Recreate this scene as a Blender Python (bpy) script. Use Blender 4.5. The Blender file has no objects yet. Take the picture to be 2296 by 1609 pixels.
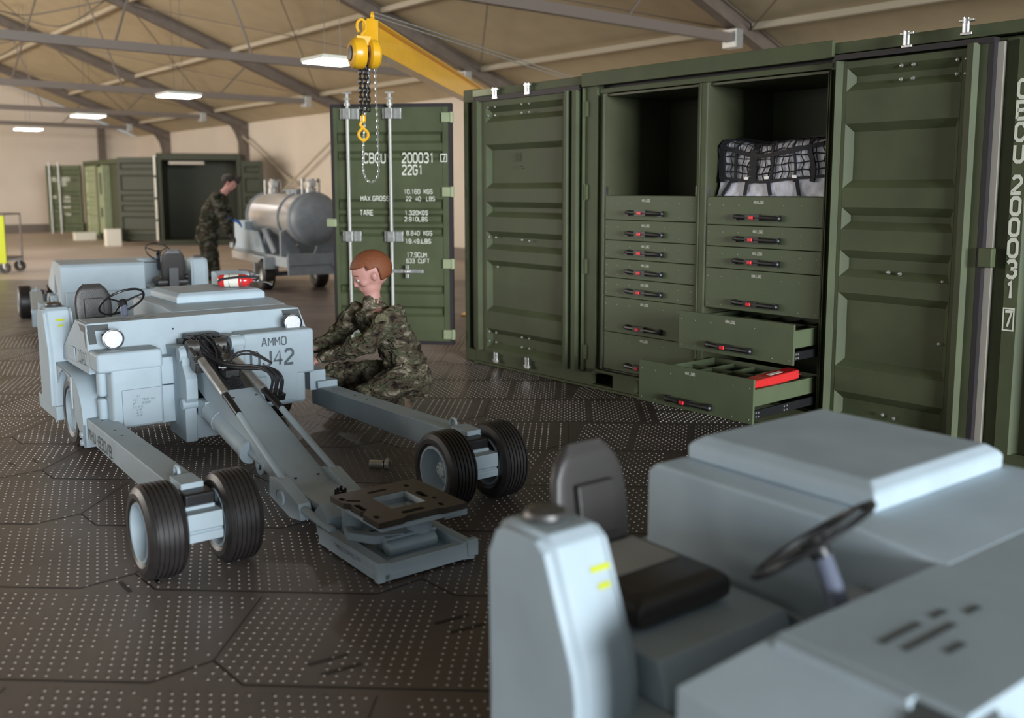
import bpy, bmesh, math, random
from mathutils import Vector, Matrix
PI = math.pi
random.seed(7)
S = bpy.context.scene
COL = S.collection

# ------------------------------------------------------------------ camera, world, light, exposure
F = 2130.0; PPX, PPY = 1185.0, 698.0; PITCH = math.radians(7.3); CAMZ = 1.65
cd = bpy.data.cameras.new('camera'); cam = bpy.data.objects.new('camera', cd); COL.objects.link(cam)
cam.location = (0, 0, CAMZ); cam.rotation_euler = (PI/2 - PITCH, 0, 0)
cd.sensor_fit = 'HORIZONTAL'; cd.sensor_width = 36; cd.lens = 36*F/2296
cd.shift_x = (1148-PPX)/2296; cd.shift_y = (PPY-804.5)/2296
cd.clip_end = 200; cd.clip_start = 0.05
cd.dof.use_dof = True; cd.dof.focus_distance = 5.6; cd.dof.aperture_fstop = 1.5
S.camera = cam
S.view_settings.view_transform = 'Standard'; S.view_settings.look = 'None'
S.view_settings.exposure = 0.36; S.view_settings.gamma = 1.0; S.view_settings.use_curve_mapping = False
w = bpy.data.worlds.new('world'); S.world = w; w.use_nodes = True
w.node_tree.nodes['Background'].inputs[0].default_value = (0.80, 0.92, 1.0, 1)
w.node_tree.nodes['Background'].inputs[1].default_value = 0.36

def frame(az, origin):
    a = math.radians(az)
    M = Matrix(((math.sin(a), math.cos(a), 0, origin[0]), (-math.cos(a), math.sin(a), 0, origin[1]), (0, 0, 1, origin[2]), (0, 0, 0, 1)))
    return M
HALL = frame(40.5, (-0.616, 9.168, 0))          # hall frame: x along the container front, y into the side wall
def area(name, M, loc, target, size, power, color, label=None):
    l = bpy.data.lights.new(name, 'AREA'); l.shape = 'RECTANGLE'; l.size, l.size_y = size; l.energy = power; l.color = color
    o = bpy.data.objects.new(name, l); COL.objects.link(o)
    p = M @ Vector(loc); t = M @ Vector(target); o.location = p
    o.rotation_euler = (t-p).to_track_quat('-Z', 'Y').to_euler(); return o
# open hangar door behind the camera, to the right: cool daylight
area('daylight_door', HALL, (42, -9.5, 4.6), (0, -3.2, 0.8), (15, 8), 17500, (0.88, 0.95, 1.0))
# far end door out of frame on the left: warm daylight on the far floor
area('daylight_far', HALL, (-20, -13, 3.4), (-20, 4, 0.6), (22, 4.5), 2900, (1.0, 0.93, 0.85))
area('side_fill', HALL, (-4, -14, 3.6), (-2, 0, 0.9), (10, 4.0), 260, (1.0, 0.94, 0.86))  # added fill light from the unbuilt side, no opening seen there

# ------------------------------------------------------------------ materials
def nodes(m):
    m.use_nodes = True; nt = m.node_tree; return nt, nt.nodes['Principled BSDF'], nt.nodes, nt.links
def mat(name, c, rough=.5, metal=0, var=0.0, scale=6, bump=0.0, bscale=60, spec=.5, coat=0, dirt=None, dirtamt=.5):
    m = bpy.data.materials.new(name); nt, b, N, L = nodes(m)
    b.inputs['Base Color'].default_value = (*c, 1); b.inputs['Roughness'].default_value = rough
    b.inputs['Metallic'].default_value = metal; b.inputs['Specular IOR Level'].default_value = spec
    b.inputs['Coat Weight'].default_value = coat
    tc = N.new('ShaderNodeTexCoord')
    if var or dirt:
        n = N.new('ShaderNodeTexNoise'); n.inputs['Scale'].default_value = scale; n.inputs['Detail'].default_value = 5
        L.new(tc.outputs['Object'], n.inputs['Vector'])
        r = N.new('ShaderNodeValToRGB'); r.color_ramp.elements[0].position = .3; r.color_ramp.elements[1].position = .72
        d = dirt or tuple(x*(1-var) for x in c)
        u = tuple(min(1, x*(1+var)) for x in c)
        if dirt: d = tuple(x*(1-dirtamt)+y*dirtamt for x, y in zip(c, dirt))
        r.color_ramp.elements[0].color = (*d, 1); r.color_ramp.elements[1].color = (*u, 1)
        L.new(n.outputs['Fac'], r.inputs['Fac']); L.new(r.outputs['Color'], b.inputs['Base Color'])
        mr = N.new('ShaderNodeMapRange'); mr.inputs[3].default_value = max(0, rough-.08); mr.inputs[4].default_value = min(1, rough+.1)
        L.new(n.outputs['Fac'], mr.inputs[0]); L.new(mr.outputs[0], b.inputs['Roughness'])
    if bump:
        n2 = N.new('ShaderNodeTexNoise'); n2.inputs['Scale'].default_value = bscale; n2.inputs['Detail'].default_value = 3
        L.new(tc.outputs['Object'], n2.inputs['Vector'])
        bp = N.new('ShaderNodeBump'); bp.inputs['Strength'].default_value = bump; bp.inputs['Distance'].default_value = .01
        L.new(n2.outputs['Fac'], bp.inputs['Height']); L.new(bp.outputs['Normal'], b.inputs['Normal'])
    return m
def emis(name, c, s):
    m = bpy.data.materials.new(name); nt, b, N, L = nodes(m)
    b.inputs['Base Color'].default_value = (*c, 1); b.inputs['Emission Color'].default_value = (*c, 1); b.inputs['Emission Strength'].default_value = s
    return m
def camo(name, cols, scale, bump=1.0):
    m = bpy.data.materials.new(name); nt, b, N, L = nodes(m); b.inputs['Roughness'].default_value = .85
    b.inputs['Specular IOR Level'].default_value = .2
    tc = N.new('ShaderNodeTexCoord'); mp = N.new('ShaderNodeMapping'); mp.inputs['Scale'].default_value = (1, 1.3, 1.9)
    L.new(tc.outputs['Object'], mp.inputs['Vector'])
    n = N.new('ShaderNodeTexNoise'); n.inputs['Scale'].default_value = scale; n.inputs['Detail'].default_value = 3; n.inputs['Distortion'].default_value = .7
    L.new(mp.outputs[0], n.inputs['Vector'])
    r = N.new('ShaderNodeValToRGB'); r.color_ramp.interpolation = 'CONSTANT'; e = r.color_ramp.elements
    pos = [0, .38, .47, .54, .62][:len(cols)]
    e[0].position = 0; e[0].color = (*cols[0], 1); e[1].position = pos[1]; e[1].color = (*cols[1], 1)
    for p, c in zip(pos[2:], cols[2:]):
        q = e.new(p); q.color = (*c, 1)
    L.new(n.outputs['Fac'], r.inputs['Fac']); L.new(r.outputs['Color'], b.inputs['Base Color'])
    n2 = N.new('ShaderNodeTexNoise'); n2.inputs['Scale'].default_value = 14; n2.inputs['Detail'].default_value = 2; n2.inputs['Distortion'].default_value = 1.5
    L.new(mp.outputs[0], n2.inputs['Vector'])
    bp = N.new('ShaderNodeBump'); bp.inputs['Strength'].default_value = bump; bp.inputs['Distance'].default_value = .045
    L.new(n2.outputs['Fac'], bp.inputs['Height']); L.new(bp.outputs['Normal'], b.inputs['Normal'])
    return m
M = {}
M['paint'] = mat('loader_grey_paint', (.435, .52, .575), .55, spec=.35, var=.07, scale=5, bump=.04, bscale=140)
M['paintd'] = mat('grey_paint_worn', (.42, .475, .51), .5, var=.14, scale=9)
M['green'] = mat('container_green_paint', (.078, .092, .046), .58, var=.18, scale=3, bump=.03, bscale=60, spec=.3)
M['greend'] = mat('drawer_green_paint', (.098, .120, .064), .52, var=.08, scale=4, spec=.35)
M['greenin'] = mat('cabinet_inner_green', (.062, .066, .034), .5, var=.12, scale=3)
M['rubber'] = mat('tyre_rubber', (.028, .024, .023), .42, var=.2, scale=14)
M['black'] = mat('black_plastic', (.012, .012, .013), .4)
M['gasket_and_shade'] = mat('dark_gasket_and_shade', (.022, .017, .019), .6)
M['seat'] = mat('dark_vinyl', (.045, .040, .038), .38, bump=.12, bscale=180)
M['seatf'] = mat('grey_seat_fabric', (.42, .41, .38), .8, bump=.2, bscale=260)
M['steel'] = mat('bright_steel', (.62, .62, .62), .25, 1, var=.1, scale=20)
M['darksteel'] = mat('dark_steel', (.16, .155, .15), .4, .8, var=.2, scale=14)
M['galv'] = mat('galvanised_steel', (.50, .50, .48), .38, .7, var=.12, scale=30)
M['column'] = mat('blue_grey_column', (.12, .135, .19), .4)
M['dgreen'] = mat('shaded_container_green', (.035, .040, .022), .6, var=.15)  # container green made darker; the shade on these faces is in the colour
M['rod'] = mat('dull_galvanised_rod', (.42, .42, .39), .45, .35, var=.1, scale=30)
M['hose'] = mat('hose_rubber', (.03, .03, .034), .35)
M['dark'] = mat('dark_marking_paint', (.085, .095, .095), .6)
M['ink'] = mat('stencil_ink', (.10, .12, .14), .6)
M['white'] = mat('white_marking_paint', (.72, .72, .62), .6, var=.06, scale=30)
M['yellow'] = mat('hoist_yellow_paint', (.80, .42, .015), .32, var=.08, scale=8, coat=.3)
M['hivis'] = mat('high_visibility_yellow', (.55, .60, .02), .6)
M['red'] = mat('red_paint', (.62, .03, .03), .22, coat=.4)
M['redlatch'] = mat('red_plastic', (.75, .03, .03), .35)
M['lens'] = mat('headlamp_glass', (.80, .80, .82), .35, var=.08, scale=60, bump=.15, bscale=90)
M['wood'] = mat('dark_composite_plate', (.055, .044, .033), .42, var=.25, scale=10)
M['ceiling'] = mat('roof_membrane', (.44, .355, .225), .85, var=.07, scale=2, bump=.3, bscale=4)
M['wall'] = mat('beige_wall_panel', (.66, .57, .47), .8, var=.05, scale=.7)
M['beam'] = mat('roof_beam_aluminium', (.16, .125, .10), .5, .2, var=.15, scale=5)
M['purlin'] = mat('pale_purlin', (.44, .38, .28), .6)
M['lamp'] = emis('lamp_panel_light', (1, .98, 1), 22)
M['net'] = mat('black_webbing', (.014, .013, .018), .7)
M['pack'] = mat('pale_grey_canvas', (.80, .80, .88), .75, var=.12, scale=14, bump=.3, bscale=30)
M['skin'] = mat('skin', (.52, .26, .22), .55, var=.05, scale=20)
M['hair'] = mat('auburn_hair', (.20, .06, .02), .6, bump=.6, bscale=120)
M['hairdark'] = mat('dark_hair', (.02, .015, .012), .7)
M['glove'] = mat('blue_glove', (.06, .22, .62), .5)
M['gloved'] = mat('dark_glove', (.05, .03, .04), .7)
M['boot'] = mat('boot_leather', (.12, .075, .045), .6)
M['patch'] = mat('olive_patch', (.15, .135, .075), .7, var=.4, scale=60)
M['eye'] = mat('eye_white', (.6, .6, .6), .3)
M['beige'] = mat('beige_strip', (.42, .38, .32), .6)
M['paleg'] = mat('pale_green_paint', (.30, .34, .20), .5, var=.1)
M['tankgrey'] = mat('tank_grey_paint', (.27, .31, .35), .45, var=.12, scale=9, bump=.15, bscale=50)
M['tankmetal'] = mat('brushed_tank_metal', (.78, .77, .74), .30, .75)
M['cream'] = mat('white_cardboard', (.75, .72, .62), .7)
M['tie'] = mat('roof_tie_grey', (.18, .145, .12), .5, .2)
M['camo1'] = camo('camouflage_cloth', [(.030, .022, .017), (.085, .062, .042), (.085, .088, .052), (.17, .14, .095), (.31, .265, .20)], 9.5)
M['camo2'] = camo('woodland_camouflage_cloth', [(.010, .011, .009), (.032, .038, .020), (.05, .033, .022), (.09, .09, .07), (.13, .13, .10)], 7)
# hex nut etc share metals

# floor
def floor_mat():
    m = bpy.data.materials.new('plastic_floor_mat'); nt, b, N, L = nodes(m)
    b.inputs['Specular IOR Level'].default_value = .45
    tc = N.new('ShaderNodeTexCoord')
    n = N.new('ShaderNodeTexNoise'); n.inputs['Scale'].default_value = .7; n.inputs['Detail'].default_value = 6; n.inputs['Roughness'].default_value = .6
    L.new(tc.outputs['Object'], n.inputs['Vector'])
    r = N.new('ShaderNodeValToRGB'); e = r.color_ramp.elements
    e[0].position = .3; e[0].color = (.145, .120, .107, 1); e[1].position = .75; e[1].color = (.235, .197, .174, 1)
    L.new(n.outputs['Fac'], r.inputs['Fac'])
    # base colour graded darker toward the container side
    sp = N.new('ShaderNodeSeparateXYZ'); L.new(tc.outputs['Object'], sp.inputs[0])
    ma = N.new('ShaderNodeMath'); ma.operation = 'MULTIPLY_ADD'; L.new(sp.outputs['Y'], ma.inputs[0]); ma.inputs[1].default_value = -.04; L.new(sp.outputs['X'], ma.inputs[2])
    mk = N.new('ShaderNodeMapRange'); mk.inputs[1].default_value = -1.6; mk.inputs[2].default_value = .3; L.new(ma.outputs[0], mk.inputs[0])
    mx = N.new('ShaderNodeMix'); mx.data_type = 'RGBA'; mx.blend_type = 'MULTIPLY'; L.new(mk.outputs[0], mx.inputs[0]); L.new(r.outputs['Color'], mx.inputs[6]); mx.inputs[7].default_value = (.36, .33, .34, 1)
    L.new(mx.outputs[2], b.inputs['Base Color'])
    n2 = N.new('ShaderNodeTexNoise'); n2.inputs['Scale'].default_value = 3; L.new(tc.outputs['Object'], n2.inputs['Vector'])
    mr = N.new('ShaderNodeMapRange'); mr.inputs[3].default_value = .30; mr.inputs[4].default_value = .52
    L.new(n2.outputs['Fac'], mr.inputs[0]); L.new(mr.outputs[0], b.inputs['Roughness'])
    return m
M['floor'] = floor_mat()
M['floorfar'] = mat('pale_far_floor', (.52, .44, .37), .5, var=.12, scale=.8)  # paler base colour than the mats, with slight noise
M['stud'] = mat('painted_glint_studs', (.55, .50, .46), .25)  # much paler than the mat: the glint on the studs is in the colour
M['studl'] = mat('brown_studs', (.27, .225, .20), .3)  # a little paler than the mat, a weaker painted glint
M['groove'] = mat('panel_groove', (.02, .016, .015), .6)
M['ridge'] = mat('panel_ridge', (.26, .23, .21), .4)  # pale colour for flat strips, the light that ridges catch is painted in

# ------------------------------------------------------------------ mesh helpers
class MB:
    def __init__(s, M0=None): s.v = []; s.f = []; s.M = M0 or Matrix.Identity(4)
    def add(s, vs, fs, X=None):
        T = s.M if X is None else s.M @ X
        k = len(s.v); s.v += [tuple(T @ Vector(p)) for p in vs]; s.f += [tuple(i+k for i in f) for f in fs]; return s
    def box(s, x0, x1, y0, y1, z0, z1, X=None):
        vs = [(x, y, z) for x in (x0, x1) for y in (y0, y1) for z in (z0, z1)]
        return s.add(vs, [(0, 1, 3, 2), (4, 6, 7, 5), (0, 4, 5, 1), (2, 3, 7, 6), (0, 2, 6, 4), (1, 5, 7, 3)], X)
    def hexa(s, b, t):      # bottom 4 pts, top 4 pts (ccw from above)
        return s.add(list(b)+list(t), [(3, 2, 1, 0), (4, 5, 6, 7), (0, 1, 5, 4), (1, 2, 6, 5), (2, 3, 7, 6), (3, 0, 4, 7)])
    def prism(s, pts, a, b, axis='y', X=None):   # polygon in the other two axes, extruded a..b
        def P(p, q):
            return {'y': (p[0], q, p[1]), 'x': (q, p[0], p[1]), 'z': (p[0], p[1], q)}[axis]
        n = len(pts); vs = [P(p, a) for p in pts]+[P(p, b) for p in pts]
        fs = [tuple(range(n-1, -1, -1)), tuple(range(n, 2*n))]+[(i, (i+1) % n, n+(i+1) % n, n+i) for i in range(n)]
        return s.add(vs, fs, X)
    def loft(s, rings, close=True, cap=True):
        k = len(rings[0]); vs = [p for r in rings for p in r]; fs = []
        for i in range(len(rings)-1):
            for j in range(k if close else k-1):
                fs.append((i*k+j, i*k+(j+1) % k, (i+1)*k+(j+1) % k, (i+1)*k+j))
        if cap: fs += [tuple(range(k-1, -1, -1)), tuple(range((len(rings)-1)*k, len(rings)*k))]
        return s.add(vs, fs)
    def cyl(s, a, b, r, r2=None, n=16, X=None):
        a, b = Vector(a), Vector(b); r2 = r if r2 is None else r2; d = (b-a).normalized()
        q = d.to_track_quat('Z', 'Y').to_matrix()
        R = []
        for c, rr in ((a, r), (b, r2)):
            R += [tuple(c+q @ Vector((rr*math.cos(2*PI*i/n), rr*math.sin(2*PI*i/n), 0))) for i in range(n)]
        fs = [tuple(range(n-1, -1, -1)), tuple(range(n, 2*n))]+[(i, (i+1) % n, n+(i+1) % n, n+i) for i in range(n)]
        return s.add(R, fs, X)
    def lathe(s, prof, c, axis, n=40, X=None, cap=False):   # prof: (t along axis, r)
        c = Vector(c); q = Vector(axis).normalized().to_track_quat('Z', 'Y').to_matrix(); vs = []; fs = []; k = len(prof)
        for i in range(n):
            a = 2*PI*i/n
            for t, r in prof: vs.append(tuple(c+q @ Vector((r*math.cos(a), r*math.sin(a), t))))
        for i in range(n):
            j = (i+1) % n
            for m in range(k-1): fs.append((i*k+m, j*k+m, j*k+m+1, i*k+m+1))
        for m, flip in ((0, 1), (k-1, 0)):
            if cap and prof[m][1] > 1e-4:
                ring = [i*k+m for i in range(n)]; fs.append(tuple(ring[::-1] if flip else ring))
        return s.add(vs, fs, X)
    def tube(s, pts, r, n=8, closed=False, smooth=True):
        P = [Vector(p) for p in pts]
        if smooth and len(P) > 2 and not closed: P = catmull(P, 6)
        m = len(P); up = None; rings = []
        for i in range(m):
            if closed: t = P[(i+1) % m]-P[i-1]
            else: t = P[min(i+1, m-1)]-P[max(i-1, 0)]
            t.normalize()
            if up is None: up = t.orthogonal().normalized()
            up = (up-t*up.dot(t)).normalized(); s2 = t.cross(up)
            rr = r(i/(m-1)) if callable(r) else r
            rings.append([tuple(P[i]+up*rr*math.cos(2*PI*j/n)+s2*rr*math.sin(2*PI*j/n)) for j in range(n)])
        if closed: return s.loft(rings+[rings[0]], True, False)
        return s.loft(rings)
    def torus(s, c, axis, R, r, n=40, m=10):
        c = Vector(c); q = Vector(axis).normalized().to_track_quat('Z', 'Y').to_matrix()
        return s.tube([c+q @ Vector((R*math.cos(2*PI*i/n), R*math.sin(2*PI*i/n), 0)) for i in range(n)], r, m, True)
    def sphere(s, c, r, sc=(1, 1, 1), n=16, m=10):
        prof = [(-math.cos(PI*i/m), math.sin(PI*i/m)) for i in range(m+1)]; vs = []; fs = []
        for i in range(n):
            a = 2*PI*i/n
            for t, rr in prof: vs.append((c[0]+r*sc[0]*rr*math.cos(a), c[1]+r*sc[1]*rr*math.sin(a), c[2]+r*sc[2]*t))
        k = m+1
        for i in range(n):
            j = (i+1) % n
            for q in range(m):
                if q == 0: fs.append((i*k, j*k+1, i*k+1))
                elif q == m-1: fs.append((i*k+q, j*k+q, i*k+m))
                else: fs.append((i*k+q, j*k+q, j*k+q+1, i*k+q+1))
        return s.add(vs, fs)
    def build(s, name, m, parent=None, bevel=0, seg=2, smooth=True, ang=35, label=None, xf=None):
        me = bpy.data.meshes.new(name); me.from_pydata(s.v, [], s.f); me.update()
        bm = bmesh.new(); bm.from_mesh(me); bmesh.ops.remove_doubles(bm, verts=bm.verts, dist=1e-5)
        bmesh.ops.recalc_face_normals(bm, faces=bm.faces); bm.to_mesh(me); bm.free()
        return link(name, me, m, parent, bevel, seg, smooth, ang, label, xf)
def link(name, me, m, parent=None, bevel=0, seg=2, smooth=True, ang=35, label=None, xf=None):
    o = bpy.data.objects.new(name, me); COL.objects.link(o)
    if isinstance(m, str): m = M[m]
    me.materials.append(m)
    if smooth:
        me.polygons.foreach_set('use_smooth', [True]*len(me.polygons)); me.set_sharp_from_angle(angle=math.radians(ang))
    if bevel:
        b = o.modifiers.new('bevel', 'BEVEL'); b.width = bevel; b.segments = seg; b.limit_method = 'ANGLE'; b.angle_limit = math.radians(30); b.harden_normals = True
    if parent: o.parent = parent
    if xf is not None: o.matrix_local = xf
    if label: o['label'] = label
    return o
def catmull(P, k):
    out = []
    for i in range(len(P)-1):
        p0, p1, p2, p3 = P[max(i-1, 0)], P[i], P[i+1], P[min(i+2, len(P)-1)]
        for j in range(k):
            t = j/k; out.append(.5*((2*p1)+(p2-p0)*t+(2*p0-5*p1+4*p2-p3)*t*t+(3*p1-p0-3*p2+p3)*t**3))
    return out+[P[-1]]
def thing(name, label, cat, mtx, group=None):
    o = bpy.data.objects.new(name, None); COL.objects.link(o); o.matrix_world = mtx; o.empty_display_size = .1
    o['label'] = label; o['category'] = cat
    if group: o['group'] = group
    return o
def tag(o, label, cat, group=None):
    o['label'] = label; o['category'] = cat
    if group: o['group'] = group
    return o
def struct(o): o['kind'] = 'structure'; return o
def kids(o): return [c for c in bpy.data.objects if c.parent == o]
def copy_tree(o, parent=None):
    c = o.copy(); COL.objects.link(c)
    if parent: c.parent = parent
    for ch in kids(o): copy_tree(ch, c)
    return c
def T(x, y, z): return Matrix.Translation((x, y, z))
GL = {'A': ['0,0 1.6,6 2.4,6 4,0', '.8,2 3.2,2'], 'B': ['0,0 0,6 3,6 3.8,5.2 3.8,3.8 3,3.1 0,3.1', '3,3.1 4,2.3 4,.8 3.2,0 0,0'], 'C': ['4,4.8 3,6 1,6 0,5 0,1 1,0 3,0 4,1.2'], 'D': ['0,0 0,6 2.8,6 4,4.8 4,1.2 2.8,0 0,0'],
 'E': ['4,6 0,6 0,0 4,0', '0,3 3.2,3'], 'F': ['4,6 0,6 0,0', '0,3 3.2,3'], 'G': ['4,4.8 3,6 1,6 0,5 0,1 1,0 3,0 4,1 4,2.8 2.2,2.8'], 'H': ['0,0 0,6', '4,0 4,6', '0,3 4,3'], 'I': ['2,0 2,6'], 'J': ['4,6 4,1.2 3,0 1,0 0,1.2'],
 'K': ['0,0 0,6', '4,6 0,2.4', '1.2,3.6 4,0'], 'L': ['0,6 0,0 4,0'], 'M': ['0,0 0,6', '.2,5.8 2,2.4 3.8,5.8', '4,0 4,6'], 'N': ['0,0 0,6', '.1,6 3.9,0', '4,0 4,6'], 'O': ['1,0 0,1 0,5 1,6 3,6 4,5 4,1 3,0 1,0'], 'P': ['0,0 0,6 3,6 4,5 4,3.6 3,2.8 0,2.8'],
 'R': ['0,0 0,6 3,6 4,5 4,3.8 3,3 0,3', '2.2,3 4,0'], 'S': ['4,5 3,6 1,6 0,5 0,4 1,3.2 3,2.8 4,2 4,1 3,0 1,0 0,1'], 'T': ['0,6 4,6', '2,6 2,0'], 'U': ['0,6 0,1 1,0 3,0 4,1 4,6'], 'W': ['0,6 .9,0', '1.1,0 2,4', '2,4 2.9,0', '3.1,0 4,6'], 'X': ['0,0 4,6', '0,6 4,0'], 'Y': ['0,6 2,3 4,6', '2,3 2,0'],
 '0': ['1,0 0,1 0,5 1,6 3,6 4,5 4,1 3,0 1,0'], '1': ['1,4.8 2.2,6 2.2,0'], '2': ['0,5 1,6 3,6 4,5 4,3.8 0,.6 0,0 4,0'], '3': ['0,5.2 1,6 3,6 4,5 4,4 3,3.1 1.6,3.1', '3,3.1 4,2.2 4,1 3,0 1,0 0,.9'], '4': ['3,0 3,6 0,1.8 4.2,1.8'],
 '5': ['4,6 .4,6 0,3.2 1,3.7 3,3.7 4,2.8 4,1 3,0 1,0 0,.9'], '6': ['4,5.2 3,6 1,6 0,5 0,1 1,0 3,0 4,1 4,2.6 3,3.4 0,3'], '7': ['0,6 4,6 1.6,0'], '8': ['1,3.1 0,4 0,5 1,6 3,6 4,5 4,4 3,3.1 1,3.1 0,2.2 0,1 1,0 3,0 4,1 4,2.2 3,3.1'], '9': ['0,.8 1,0 3,0 4,1 4,5 3,6 1,6 0,5 0,3.6 1,2.8 4,2.8'],
 '.': ['0,.35 .9,.35'], '/': ['0,-.4 4,6.4'], '*': ['.6,2.6 1.8,3.4']}
def text_mb(mb, s, org, right, up, h, w=None, depth=.0012, bold=.0):
    """flat stroke lettering: org = lower left corner, right/up unit vectors, cap height h, total width w"""
    th = .72+bold*9; adv = 5.6; tot = sum(2.4 if c in '.*' else (3.0 if c == ' ' else adv) for c in s)-(adv-4)
    sy = h/6.0; sx = (w/tot) if w else sy*.82
    org = Vector(org); r = Vector(right).normalized(); u = Vector(up).normalized(); nrm = r.cross(u)*depth; x0 = 0
    for c in s:
        for pl in GL.get(c, []):
            P = [Vector(tuple(float(t) for t in q.split(','))) for q in pl.split()]
            n = len(P); cl = (P[0]-P[-1]).length < 1e-6; L_ = []; R_ = []
            for k, p in enumerate(P):
                a = P[k-1] if k > 0 else (P[-2] if cl else None); b_ = P[k+1] if k < n-1 else (P[1] if cl else None)
                da = (p-a).normalized() if a is not None else None; db = (b_-p).normalized() if b_ is not None else None
                if da is None: da = db
                if db is None: db = da
                na = Vector((-da.y, da.x)); nb = Vector((-db.y, db.x)); m = na+nb
                m = m/max(.75, m.length_squared/2) if m.length > .2 else na
                ext = Vector((0, 0))
                L_.append(p+m*th/2); R_.append(p-m*th/2)
            vs = []
            for a, b_ in zip(L_, R_):
                for q in (a, b_): vs.append(tuple(org+nrm+r*((x0+q.x)*sx)+u*(q.y*sy)))
            mb.add(vs, [(2*k, 2*k+1, 2*k+3, 2*k+2) for k in range(n-1)])
        x0 += 2.4 if c in '.*' else (3.0 if c == ' ' else adv)
    return mb
def rect_ring(mb, org, right, up, w, h, t, depth=.0012):
    org = Vector(org); r = Vector(right).normalized(); u = Vector(up).normalized(); n = r.cross(u)*depth
    def q(a, b, c, d):
        mb.add([tuple(org+n+r*x+u*y) for x, y in ((a, b), (c, b), (c, d), (a, d))], [(0, 1, 2, 3)])
    q(0, 0, w, t); q(0, h-t, w, h); q(0, t, t, h-t); q(w-t, t, w, h-t)

# ------------------------------------------------------------------ the hangar
def build_hall():
    X0, X1, Y1, YR, EZ, SL = -33.2, 12.0, 8.0, -3.0, 3.78, .372
    rz = lambda y: EZ+SL*(Y1-y) if y > YR else EZ+SL*(Y1-YR)-SL*(YR-y)
    Y0 = 2*YR-Y1
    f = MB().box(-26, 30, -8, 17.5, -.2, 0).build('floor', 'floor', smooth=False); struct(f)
    g = MB().box(-60, 30, 17.5, 62, -.2, 0.0).build('floor', 'floorfar', smooth=False); struct(g)
    # panel seams and studs of the plastic floor mats
    gr = MB(); ri = MB(); st = MB(); sl_ = MB(); ca, sa = math.cos(math.radians(-2.5)), math.sin(math.radians(-2.5))
    def W(x, y): return (x*ca-y*sa, x*sa+y*ca)
    def line(mb, a, b, wd=.006, z=.0015):
        a, b = Vector(W(*a)), Vector(W(*b)); d = (b-a).normalized(); n = Vector((-d.y, d.x))*wd/2
        mb.add([(*(a-n), z), (*(b-n), z), (*(b+n), z), (*(a+n), z)], [(0, 1, 2, 3)])
    PX, PY = 1.25, .74; rnd = random.Random(3)
    for j in range(2, 20):
        for i in range(-12, 6):
            x0 = i*PX+(j % 2)*PX/2; y0 = j*PY
            cx, cyy = x0+PX/2, y0+PY/2
            if abs(cx) > .60*cyy+1.0: continue
            left = cx < .2+.12*cyy
            c = .16 if left else 0.0
            mb = gr if left else ri
            x1, y1 = x0+PX, y0+PY; wd = .007 if left else .004
            line(mb, (x0+c, y0), (x1-c, y0), wd)
            if left:
                line(mb, (x0, y0+c), (x0+c, y0), wd); line(mb, (x1-c, y0), (x1, y0+c), wd)
                line(mb, (x0, y0+c), (x0, y1-.05), .004)
            elif rnd.random() < .6: line(mb, (x0+.2, y0+.3), (x0+.2+rnd.uniform(.3, .6), y0+.3), wd)
            if y0 > 11.5: continue
            mode = rnd.choice((0, 1, 2)); p = .043
            blank = rnd.uniform(.15, .8)
            for a in range(int(PX/p)):
                for b in range(int(PY/p)):
                    x = x0+.03+a*p+(.5*p if (b % 2 and mode) else 0)+(b*.006 if mode == 2 else 0); y = y0+.03+b*p
                    if x > x1-.02 or y > y1-.025: continue
                    if not left and (abs((x-x0)/PX-blank) < .05 or (b % 9 == 8)): continue
                    if left and (a % 9 == 8): continue
                    wx, wy = W(x, y)
                    if abs(wx) > .58*wy+.6: continue
                    r1, r2, h = .0060, .0036, .0038
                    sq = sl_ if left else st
                    sq.v += [(wx-r1, wy, 0), (wx, wy-r1, 0), (wx+r1, wy, 0), (wx, wy+r1, 0), (wx-r2, wy, h), (wx, wy-r2, h), (wx+r2, wy, h), (wx, wy+r2, h)]
                    k = len(sq.v)-8
                    sq.f += [(k+4, k+5, k+6, k+7), (k, k+1, k+5, k+4), (k+1, k+2, k+6, k+5), (k+2, k+3, k+7, k+6), (k+3, k, k+4, k+7)]
    gr.build('floor_groove', 'groove', f, smooth=False); ri.build('floor_ridge', 'ridge', f, smooth=False)
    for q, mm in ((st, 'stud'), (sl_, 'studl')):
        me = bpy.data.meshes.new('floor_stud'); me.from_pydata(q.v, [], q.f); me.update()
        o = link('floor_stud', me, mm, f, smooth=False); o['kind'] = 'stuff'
    # dark slots moulded into the mats
    sl = MB()
    for a, b in (((270, 1305), (292, 1327)), ((338, 1288), (358, 1308)), ((975, 1398), (1050, 1378)), ((1010, 1418), (1085, 1398)), ((690, 1490), (780, 1466)), ((720, 1513), (810, 1487)), ((20, 1037), (33, 1044)), ((72, 1028), (84, 1036)), ((1228, 1082), (1262, 1095))):
        def G(px, py):
            d = Vector(((px-PPX)/F, 1, 0)); yy = -(py-PPY)/F; c, s = math.cos(PITCH), math.sin(PITCH)
            r = Vector((d.x, c+yy*s, -s+yy*c)); t = -CAMZ/r.z; return Vector((r.x*t, r.y*t))
        p, q = G(*a), G(*b); d = (q-p).normalized(); n = Vector((-d.y, d.x))*.009
        sl.add([(*(p-n), .002), (*(q-n), .002), (*(q+n), .002), (*(p+n), .002)], [(0, 1, 2, 3)])
    sl.build('floor_slot', 'black', f, smooth=False)
    # walls
    w1 = MB(HALL).box(X0, X1, Y1, Y1+.12, 0, EZ+.05).build('wall_right', 'wall', smooth=False); struct(w1)
    b1 = MB(HALL).box(X0, X1, Y1-.03, Y1-.001, 0, .28).build('baseboard_right', 'tie', smooth=False); struct(b1)
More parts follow.
